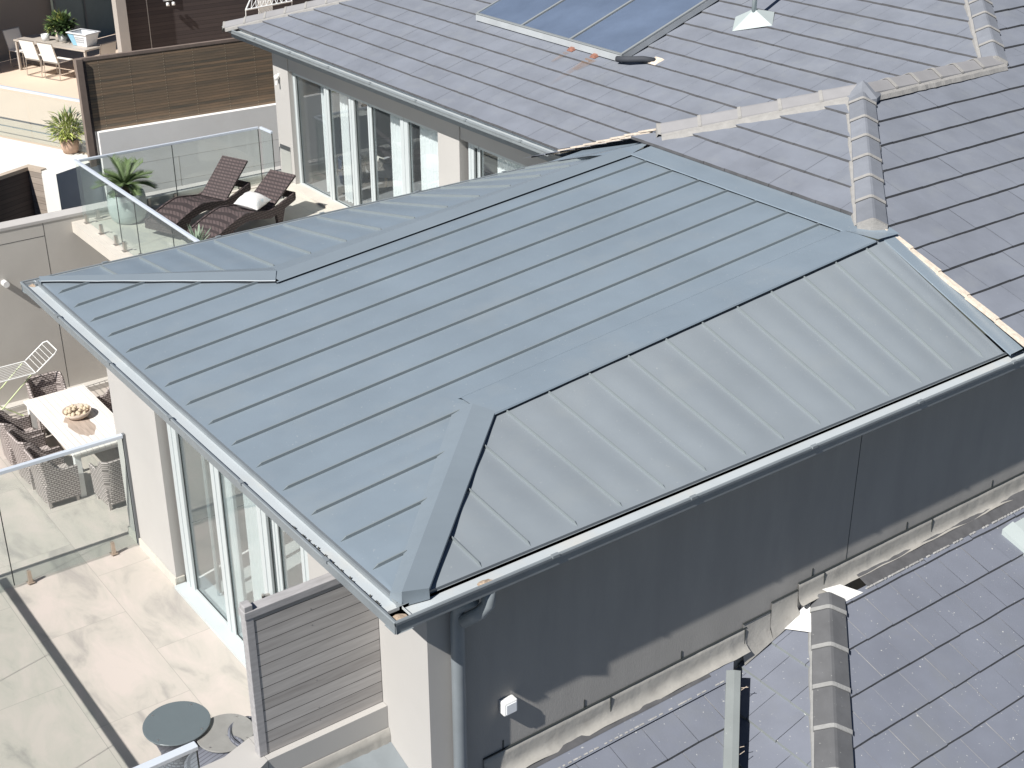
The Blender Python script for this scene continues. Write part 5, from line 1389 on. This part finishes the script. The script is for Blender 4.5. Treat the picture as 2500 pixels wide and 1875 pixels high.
b = MB(); b.tube([(-15.50 + dx_, 8.63 + dy_, ZU + dz_) for dx_, dy_, dz_ in ((-0.1, -0.24, 0.42), (-0.1, -0.27, 0.34), (0, -0.29, 0.30), (0.1, -0.27, 0.34), (0.1, -0.24, 0.42))], 0.012, 6); b.build('handle', 'steel', bk)
bd = thing('bed', 'low bed with white bedding at the back of the rear room', 'bed', (-12.8, 11.3, ZU))
b = MB(); b.box((-13.8, 10.3, ZU + 0.1), (-11.8, 12.3, ZU + 0.4)); b.build('bed_base', 'chair_grey', bd, bevel=0.03)
b = MB(); b.box((-13.78, 10.28, ZU + 0.405), (-11.82, 12.3, ZU + 0.62)); b.build('mattress', 'fabric_white', bd, bevel=0.06)

# ================================================================== NEIGHBOURING TERRACE (upper left), turned about 23.5 degrees
th = R(23.5); ex = Vector((math.cos(th), math.sin(th), 0)); ey = Vector((-math.sin(th), math.cos(th), 0))
# big brown slatted screen along Y on a pale wall
XS = -19.6
bs = thing('slatted_screen', 'large brown horizontal slat timber screen standing on the pale boundary wall', 'timber screen', (XS, 5.2, -2.18))
bs.rotation_euler = (0, 0, -0.05)
b = MB(); b.box((XS - 0.04, 5.27, -2.175), (XS - 0.01, 12.5, -0.79)); b.build('slats', 'timber_brown', bs)
b = MB(); b.box((XS - 0.09, 5.08, -2.85), (XS + 0.05, 5.20, -0.745)); b.build('post', 'timber_brown_frame', bs)
b = MB(); b.box((XS - 0.05, 5.203, -2.85), (XS + 0.0, 5.265, -0.80)); b.build('inner_post', 'timber_dark', bs)
b = MB(); b.box((XS - 0.09, 5.203, -0.80), (XS + 0.0, 12.5, -0.742)); b.build('top_rail', 'timber_brown_frame', bs)
b = MB()
for y in (5.51, 6.12, 6.81, 7.42, 8.11, 8.73, 9.4, 10.1):
    for k in range(26): b.box((XS - 0.01, y - 0.007, -2.15 + k * 0.052), (XS - 0.006, y + 0.007, -2.135 + k * 0.052))
b.build('screws', 'screw', bs)['kind'] = 'stuff'
b = MB(); b.box((XS - 0.35, 5.30, -7), (XS + 0.12, 13, -2.178))
bwall = b.build('boundary_wall', 'cream_wall', None, origin=(XS, 5.2, -7)); bwall.rotation_euler = (0, 0, -0.05); tag(bwall, 'pale rendered boundary wall under the brown slatted screen, seen through the glass', 'wall')
b = MB()
for (za, zb) in ((-2.915, -2.91), (-3.40, -3.395), (-3.9, -3.895)): b.box((XS + 0.12, 5.3, za), (XS + 0.122, 12, zb))
for y in (6.84, 8.6): b.box((XS + 0.12, y, -6), (XS + 0.1225, y + 0.012, -2.9))
b.build('panel_joint', 'wall_grey', bwall)
# pale slab with a sunken timber-lined stairwell
def rot(o, u, v, z): p = Vector(o) + ex * u + ey * v; return (p.x, p.y, z)
P0 = Vector((-19.94, 3.97, 0))            # inside corner of the well
b = MB(); zs = -2.76
a1 = P0 + ex * 0.36; a2 = a1 + ex * 0.40
b.face([tuple(P0 - ex * 9 - ey * 0 + Vector((0, 0, zs))), tuple(P0 + Vector((0, 0, zs))), tuple(a1 + Vector((0, 0, zs))), tuple(a2 + Vector((0, 0, zs))), tuple(a2 + ey * 1.7 + Vector((0, 0, zs))), tuple(P0 - ex * 9 + ey * 1.7 + Vector((0, 0, zs)))])
b.face([tuple(P0 + Vector((0, 0, zs))), tuple(P0 - ex * 9 + Vector((0, 0, zs))), tuple(P0 - ex * 9 - ey * 8 + Vector((0, 0, zs))), tuple(P0 - ey * 8 + Vector((0, 0, zs)))])
tag(b.build('neighbour_slab', 'white_wall'), kind='structure')
b = MB()
c1 = P0 + ex * 0.36; c2_ = a2
b.face([tuple(c1 + Vector((0, 0, zs + 0.0))), tuple(c2_ + Vector((0, 0, zs + 0.0))), tuple(c2_ + Vector((0, 0, -7))), tuple(c1 + Vector((0, 0, -7)))])
tag(b.build('slab_edge', 'white_wall'), kind='structure')
b = MB(); q0 = a2; q1 = a2 + ey * 1.9
b.face([tuple(q0 + Vector((0, 0, zs - 0.002))), tuple(q1 + Vector((0, 0, zs - 0.002))), tuple(q1 + Vector((0, 0, -7))), tuple(q0 + Vector((0, 0, -7)))])
b.face([tuple(q0 - ex * 0.05 + Vector((0, 0, zs - 0.003))), tuple(q1 - ex * 0.05 + Vector((0, 0, zs - 0.003))), tuple(q1 + Vector((0, 0, zs - 0.002))), tuple(q0 + Vector((0, 0, zs - 0.002)))])
o = b.build('slab_shade_face', 'slab_shade'); tag(o, 'smooth side of the white slab with blue-grey painted shade behind the glass corner of the upper terrace', 'wall')
sw = thing('stairwell_lining', 'sunken timber-lined stairwell with pale cap, in the white slab at the left edge', 'stairwell', tuple(P0 + Vector((0, 0, -5))))
b = MB(); b.face([tuple(P0 + Vector((0, 0, zs - 0.04))), tuple(P0 - ey * 8 + Vector((0, 0, zs - 0.04))), tuple(P0 - ey * 8 + Vector((0, 0, -7))), tuple(P0 + Vector((0, 0, -7)))]); b.build('shade_boards', 'timber_dark', sw)  # near-black copy of the lining timber, shade of this wall painted in
b = MB(); b.face([tuple(P0 + Vector((0, 0, zs - 0.04))), tuple(P0 + ex * 0.36 + Vector((0, 0, zs - 0.04))), tuple(P0 + ex * 0.36 + Vector((0, 0, -7))), tuple(P0 + Vector((0, 0, -7)))]); b.build('lit_boards', 'timber_lit', sw)  # sunlit copy of the same lining timber, painted lighter
b = MB(); b.hexa([tuple(P0 - ex * 0.12 + ey * 0.12 + Vector((0, 0, zs - 0.04))), tuple(P0 - ex * 0.12 - ey * 8 + Vector((0, 0, zs - 0.04))), tuple(P0 + ex * 0.01 - ey * 8 + Vector((0, 0, zs - 0.04))), tuple(P0 + ex * 0.01 - ey * 0.01 + Vector((0, 0, zs - 0.04)))], [tuple(P0 - ex * 0.12 + ey * 0.12 + Vector((0, 0, zs + 0.03))), tuple(P0 - ex * 0.12 - ey * 8 + Vector((0, 0, zs + 0.03))), tuple(P0 + ex * 0.01 - ey * 8 + Vector((0, 0, zs + 0.03))), tuple(P0 + ex * 0.01 - ey * 0.01 + Vector((0, 0, zs + 0.03)))])
b.hexa([tuple(P0 - ex * 0.12 + ey * 0.12 + Vector((0, 0, zs - 0.04))), tuple(P0 + ex * 0.012 - ey * 0.01 + Vector((0, 0, zs - 0.04))), tuple(P0 + ex * 0.37 - ey * 0.01 + Vector((0, 0, zs - 0.04))), tuple(P0 + ex * 0.37 + ey * 0.12 + Vector((0, 0, zs - 0.04)))], [tuple(P0 - ex * 0.12 + ey * 0.12 + Vector((0, 0, zs + 0.032))), tuple(P0 + ex * 0.012 - ey * 0.01 + Vector((0, 0, zs + 0.032))), tuple(P0 + ex * 0.37 - ey * 0.01 + Vector((0, 0, zs + 0.032))), tuple(P0 + ex * 0.37 + ey * 0.12 + Vector((0, 0, zs + 0.032)))])
b.build('timber_cap', 'timber_cap', sw)
# sand coloured paving of that terrace
G0 = Vector((-22.4, 4.22, 0))
b = MB(); zq = -2.752
def FP(p, z): return (p.x, p.y, z)
b.face([FP(G0 - ex * 8 - ey * 0.0, zq), FP(G0 + ex * 2.6, zq), FP(Vector((XS - 0.36, 9, 0)), zq), FP(Vector((XS - 0.36, 14, 0)), zq), FP(G0 - ex * 8 + ey * 9, zq)])
tag(b.build('neighbour_terrace', 'sand_paving'), kind='structure')
# far glass
fg = thing('glass_balustrade', 'long glass balustrade with pale rail edging the sand coloured neighbouring terrace', 'balustrade', tuple(G0 + Vector((0, 0, ZU))), 'frameless glass balustrades of the terraces')
for i in range(5):
    u0 = -5.2 + 1.55 * i + 0.01; u1 = u0 + 1.53
    if u1 > 2.55: u1 = 2.55
    b = MB(); p = G0 + ex * u0; q = G0 + ex * u1; b.bar((p.x, p.y, -2.72 + 0.5), (q.x, q.y, -2.72 + 0.5), 0.012, 0.98); b.build('glass_pane', 'glass', fg)
b = MB(); p = G0 - ex * 5.2; q = G0 + ex * 2.55; b.bar((p.x, p.y, -1.66), (q.x, q.y, -1.66), 0.055, 0.045); b.build('handrail', 'rail', fg)
b = MB(); p = G0 - ex * 5.2 + ey * 0.04; q = G0 + ex * 2.55 + ey * 0.04; b.bar((p.x, p.y, -2.50), (q.x, q.y, -2.50), 0.02, 0.02)
b.build('bottom_channel', 'frame_dark', fg)
# building behind that terrace: shaded walls, glass doors, dark cladding
nh = thing('neighbour_building', 'taupe neighbouring building with glazed doors and dark timber cladding, upper left', 'building', (-29.5, 9.0, -2.75))
W0 = Vector((-29.0, 6.35, 0))
b = MB()
b.face([FP(W0 - ey * 6, -2.75), FP(W0 + ey * 1.9, -2.75), FP(W0 + ey * 1.9, 3), FP(W0 - ey * 6, 3)])
b.build('wall', 'taupe_wall', nh)
b = MB()
D0 = Vector((-29.6, 8.1, 0))
for (u0, u1, m_) in ((0.0, 0.06, 1), (1.0, 1.06, 1), (2.1, 2.2, 1)):
    b.face([FP(D0 + ey * u0 + ex * 0.03, -2.75), FP(D0 + ey * u1 + ex * 0.03, -2.75), FP(D0 + ey * u1 + ex * 0.03, 0.2), FP(D0 + ey * u0 + ex * 0.03, 0.2)], 0)
b.build('door_frame', 'frame_dark', nh)
b = MB(); b.face([FP(D0, -2.74), FP(D0 + ey * 5, -2.74), FP(D0 + ey * 5, 2), FP(D0, 2)]); b.build('glass_door', mat('dusk_glass', (0.22, 0.27, 0.28), rough=0.15, var=0.15, scale=0.8), nh)
b = MB(); b.box((-24.4, 7.72, -2.75), (-24.15, 7.95, 0.5)); b.build('column', mat('column_paint', (0.40, 0.365, 0.33), rough=0.85, var=0.03), nh)
b = MB(); b.box((-24.6, 7.96, -4.5), (-24.45, 16, 1.5)); b.build('dark_cladding', 'timber_dark', nh)
b = MB(); b.box((-24.45, 8.55, -4.0), (-24.444, 8.565, 1.5)); b.build('cladding_joint', 'wall_grey', nh)
b = MB()   # roof slab which shades the terrace
b.hexa([FP(W0 - ey * 2.5 - ex * 0.3, 0.6), FP(W0 - ey * 2.5 + ex * 0.9, 0.6), FP(W0 + ey * 9 + ex * 0.9, 0.6), FP(W0 + ey * 9 - ex * 0.3, 0.6)], [FP(W0 - ey * 2.5 - ex * 0.3, 0.9), FP(W0 - ey * 2.5 + ex * 0.9, 0.9), FP(W0 + ey * 9 + ex * 0.9, 0.9), FP(W0 + ey * 9 - ex * 0.3, 0.9)])
b.build('roof_slab', 'taupe_wall', nh)

# outdoor table and white chairs
ot = thing('outdoor_table', 'long narrow taupe outdoor table with thin legs on the neighbouring terrace', 'table', (-26.9, 7.1, ZU))
O = Vector((-27.92, 6.45, 0)); zt = -2.0
def RB(b, u0, u1, v0, v1, z0, z1, mi=None, O_=None):
    o_ = O_ or O
    b.hexa([FP(o_ + ex * u0 + ey * v0, z0), FP(o_ + ex * u1 + ey * v0, z0), FP(o_ + ex * u1 + ey * v1, z0), FP(o_ + ex * u0 + ey * v1, z0)], [FP(o_ + ex * u0 + ey * v0, z1), FP(o_ + ex * u1 + ey * v0, z1), FP(o_ + ex * u1 + ey * v1, z1), FP(o_ + ex * u0 + ey * v1, z1)], mi)
b = MB(); RB(b, 0, 2.4, 0, 0.72, zt - 0.04, zt); b.build('tabletop', 'table_top', ot)
for u in (0.02, 2.33):
    for v in (0.02, 0.65): b = MB(); RB(b, u, u + 0.05, v, v + 0.05, -2.75, zt - 0.04); b.build('leg', 'table_top', ot)
def sling_chair(label):
    """faces +Y local, origin at floor centre"""
    t = thing('sling_chair', label, 'chair', (0, 0, 0), 'white sling chairs around the outdoor table')
    b = MB(); n = 8; b.grid([[(x, lerp(-0.22, -0.34, (i / n)), 0.43 + 0.45 * i / n) for i in range(n + 1)] for x in (-0.24, -0.12, 0, 0.12, 0.24)]); b.grid([[(x, lerp(-0.24, -0.36, (i / n)), 0.43 + 0.45 * i / n) for i in range(n + 1)] for x in (-0.24, 0.24)])
    b.build('backrest', 'fabric_white', t)
    b = MB(); b.box((-0.24, -0.22, 0.41), (0.24, 0.24, 0.43)); b.build('seat', 'fabric_white', t)
    for s_ in (-1, 1):
        b = MB(); x = 0.25 * s_
        b.tube([(x, -0.35, 0.90), (x, -0.22, 0.42), (x, -0.24, 0.012), (x, 0.24, 0.012), (x, 0.24, 0.42)], 0.011, 6); b.build('side_frame', 'steel', t)
    for yb_, zb_ in ((-0.24, 0.012), (-0.225, 0.40), (-0.35, 0.89)):
        b = MB(); b.tube([(-0.25, yb_, zb_), (0.25, yb_, zb_)], 0.011, 6); b.build('cross_bar', 'steel', t)
    return t
def pos(u, v): p = O + ex * u + ey * v; return (p.x, p.y, -2.75)
sc_ = sling_chair('sunlit white sling chair, left of the pair with their backs to the camera')
sc_.location = pos(0.87, -0.02); sc_.rotation_euler = (0, 0, th)
dup(sc_, pos(1.48, -0.02), th, 'sunlit white sling chair, right of the pair with their backs to the camera')
dup(sc_, pos(-0.12, 0.36), th - math.pi / 2, 'shaded pale sling chair at the far left end of the outdoor table')
dup(sc_, pos(2.42, 0.42), th + math.pi / 2, 'pale sling chair at the near end of the outdoor table, just above the slatted screen')
# laundry basket
lb = thing('laundry_basket', 'white and pale blue plastic laundry basket on the outdoor table', 'laundry basket', pos(1.95, 0.4))
O2 = O + ex * 1.98 + ey * 0.42
def ringb(hw, hd, z): return [FP(O2 + ex * hw * a + ey * hd * c_, z) for a, c_ in ((-1, -1), (1, -1), (1, 1), (-1, 1))]
b = MB(); lo = ringb(0.22, 0.15, zt + 0.005); hi = ringb(0.30, 0.21, zt + 0.30)
for i in (1, 2, 3): j = (i + 1) % 4; b.face([lo[i], lo[j], hi[j], hi[i]])
b.face([lo[0], lo[1], hi[1], hi[0]]); b.face(lo)
b.build('basket_body', 'plastic_white', lb)
b = MB(); l2 = ringb(0.225, 0.155, zt + 0.01); h2 = ringb(0.305, 0.215, zt + 0.27)
b.face([l2[3], l2[0], h2[0], h2[3]]); b.face([l2[0], Vector(l2[0]).lerp(Vector(l2[1]), 0.3), Vector(h2[0]).lerp(Vector(h2[1]), 0.3), h2[0]]); b.build('end_panel', 'plastic_blue', lb)
b = MB()
h3 = ringb(0.33, 0.24, zt + 0.30); h4 = ringb(0.33, 0.24, zt + 0.32); h5 = ringb(0.28, 0.19, zt + 0.32)
for i in range(4): j = (i + 1) % 4; b.face([h3[i], h3[j], h4[j], h4[i]]); b.face([h4[i], h4[j], h5[j], h5[i]])
b.build('rim', 'plastic_white', lb)
b = MB()
for r_ in range(3):
    for i in range(9):
        f = 0.35 + 0.06 * i; p = Vector(lo[0]).lerp(Vector(lo[1]), f).lerp(Vector(hi[0]).lerp(Vector(hi[1]), f), 0.35 + 0.18 * r_) - ey * 0.004
        b.hexa([tuple(p - ex * 0.008 - Vector((0, 0, 0.016))), tuple(p + ex * 0.008 - Vector((0, 0, 0.016))), tuple(p + ex * 0.008 - ey * 0.002 - Vector((0, 0, 0.016))), tuple(p - ex * 0.008 - ey * 0.002 - Vector((0, 0, 0.016)))], [tuple(p - ex * 0.008 + Vector((0, 0, 0.016))), tuple(p + ex * 0.008 + Vector((0, 0, 0.016))), tuple(p + ex * 0.008 - ey * 0.002 + Vector((0, 0, 0.016))), tuple(p - ex * 0.008 - ey * 0.002 + Vector((0, 0, 0.016)))])
b.build('slots', 'chair_grey', lb)
def leafy(name, label, c_, rad, n, pot, leafm, lw=0.05, ll=0.16, potr=0.12, poth=0.2, second=None, cat='plant'):
    t = thing(name, label, cat, c_)
    if pot:
        b = MB(); b.lathe([(0.0, 0.0), (potr * 0.75, 0.0), (potr, poth), (potr * 0.9, poth), (potr * 0.85, poth * 0.85), (0, poth * 0.8)], c_, 20); b.build('pot', pot, t, smooth=True)
    b = MB(); base = Vector(c_) + Vector((0, 0, poth))
    for i in range(n):
        az = random.uniform(0, 6.28); el = math.asin(random.uniform(-0.15, 1)); r = rad * random.uniform(0.35, 1.0)
        d = Vector((math.cos(az) * math.cos(el), math.sin(az) * math.cos(el), math.sin(el)))
        p = base + Vector((d.x * r, d.y * r, d.z * r * 1.15 + rad * 0.35)); b.tint = random.random()
        if i % 4 == 0: b.tube([base, p], 0.004, 4)
        d2 = (d + Vector((random.uniform(-.5, .5), random.uniform(-.5, .5), random.uniform(-.7, .3)))).normalized(); sd = d2.cross(Vector((0, 0, 1))).normalized()
        q = p + d2 * ll * random.uniform(0.6, 1.2); mid = p.lerp(q, 0.45) + Vector((0, 0, 0.015)); mi = 1 if (second and random.random() < 0.3 and d.x < 0.6) else 0
        b.face([p, mid + sd * lw * 0.5, q], mi); b.face([p, q, mid - sd * lw * 0.5], mi)
    b.build('foliage', [leafm] + ([second] if second else []), t)
    return t
pp = pos(1.22, 0.45)
leafy('potted_plant', 'bushy dark green and lime leafed plant in a white pot on the outdoor table', (pp[0], pp[1], zt), 0.30, 520, 'pot_white', 'leaf', 0.07, 0.17, second='leaf_yellow')
pp = pos(0.80, 0.30)
b = MB(); b.lathe([(0, 0.0), (0.09, 0.0), (0.10, 0.16), (0.085, 0.16), (0.07, 0.05)], (pp[0], pp[1], zt), 16)
tag(b.build('small_pot', 'pot_white', None, origin=(pp[0], pp[1], zt), smooth=True), 'small empty white pot beside the bushy plant on the outdoor table', 'pot')
leafy('potted_shrub', 'yellow-green spiky leaved shrub in a terracotta pot beside the slatted screen post', (-20.45, 5.02, -2.74), 0.36, 420, 'terracotta', 'leaf_yellow', 0.035, 0.2, 0.2, 0.26, second='leaf')
# fallen leaf litter / saucer on sand paving
b = MB(); pp = pos(-1.2, -0.65); b.lathe([(0, 0.01), (0.16, 0.012), (0.17, 0.03), (0.15, 0.03), (0, 0.02)], (pp[0], pp[1], -2.75), 18)
tag(b.build('saucer', 'pot_white', None, origin=(pp[0], pp[1], -2.75)), 'small pale dish on the sand coloured paving at the left edge', 'dish')
# airer behind the tiled roof
ar = thing('clothes_airer', 'pale folding clothes airer with lattice wires behind the left end of the tiled roof', 'clothes airer', (-22, 10.4, -1.8))
b = MB()
A = Vector((-22.0, 9.85, -0.76)); Bv = Vector((-22.0, 11.0, -0.70)); Cv = Vector((-22.6, 11.2, -0.45)); Dv = Vector((-22.5, 10.3, -0.52))
b.tube([A, Bv, Cv, Dv, A], 0.02, 8)
for i in range(1, 9):
    t = i / 9; b.tube([A.lerp(Bv, t), Dv.lerp(Cv, max(0, t - 0.15))], 0.007, 5); b.tube([A.lerp(Bv, t), Dv.lerp(Cv, min(1, t + 0.15))], 0.007, 5)
b.build('airer_top', 'white_paint', ar)
for p in (A, Bv):
    b = MB(); b.tube([p, (p.x - 0.3, p.y, -2.75)], 0.012, 6); b.build('leg', 'white_paint', ar)
b = MB(); b.box((-22.2, 10.25, -1.1), (-22.18, 10.6, -0.60)); b.build('hanging_cloth', 'fabric_white', ar)
# twin spotlight on the dark cladding
tw = thing('twin_spotlight', 'white twin spotlight on the dark timber cladding at the top edge', 'spotlight', (-24.44, 9.1, -0.8))
b = MB(); b.box((-24.443, 8.95, -0.84), (-24.40, 9.18, -0.80)); b.box((-24.443, 9.05, -0.8), (-24.38, 9.15, -0.55)); b.build('arm', 'white_paint', tw)
for y in (9.02, 9.16):
    b = MB(); b.lathe([(0.0, 0.04), (0.035, 0.03), (0.04, -0.04), (0.0, -0.045)], (-24.34, y, -0.90), 12); b.build('lamp_head', 'white_paint', tw, smooth=True)
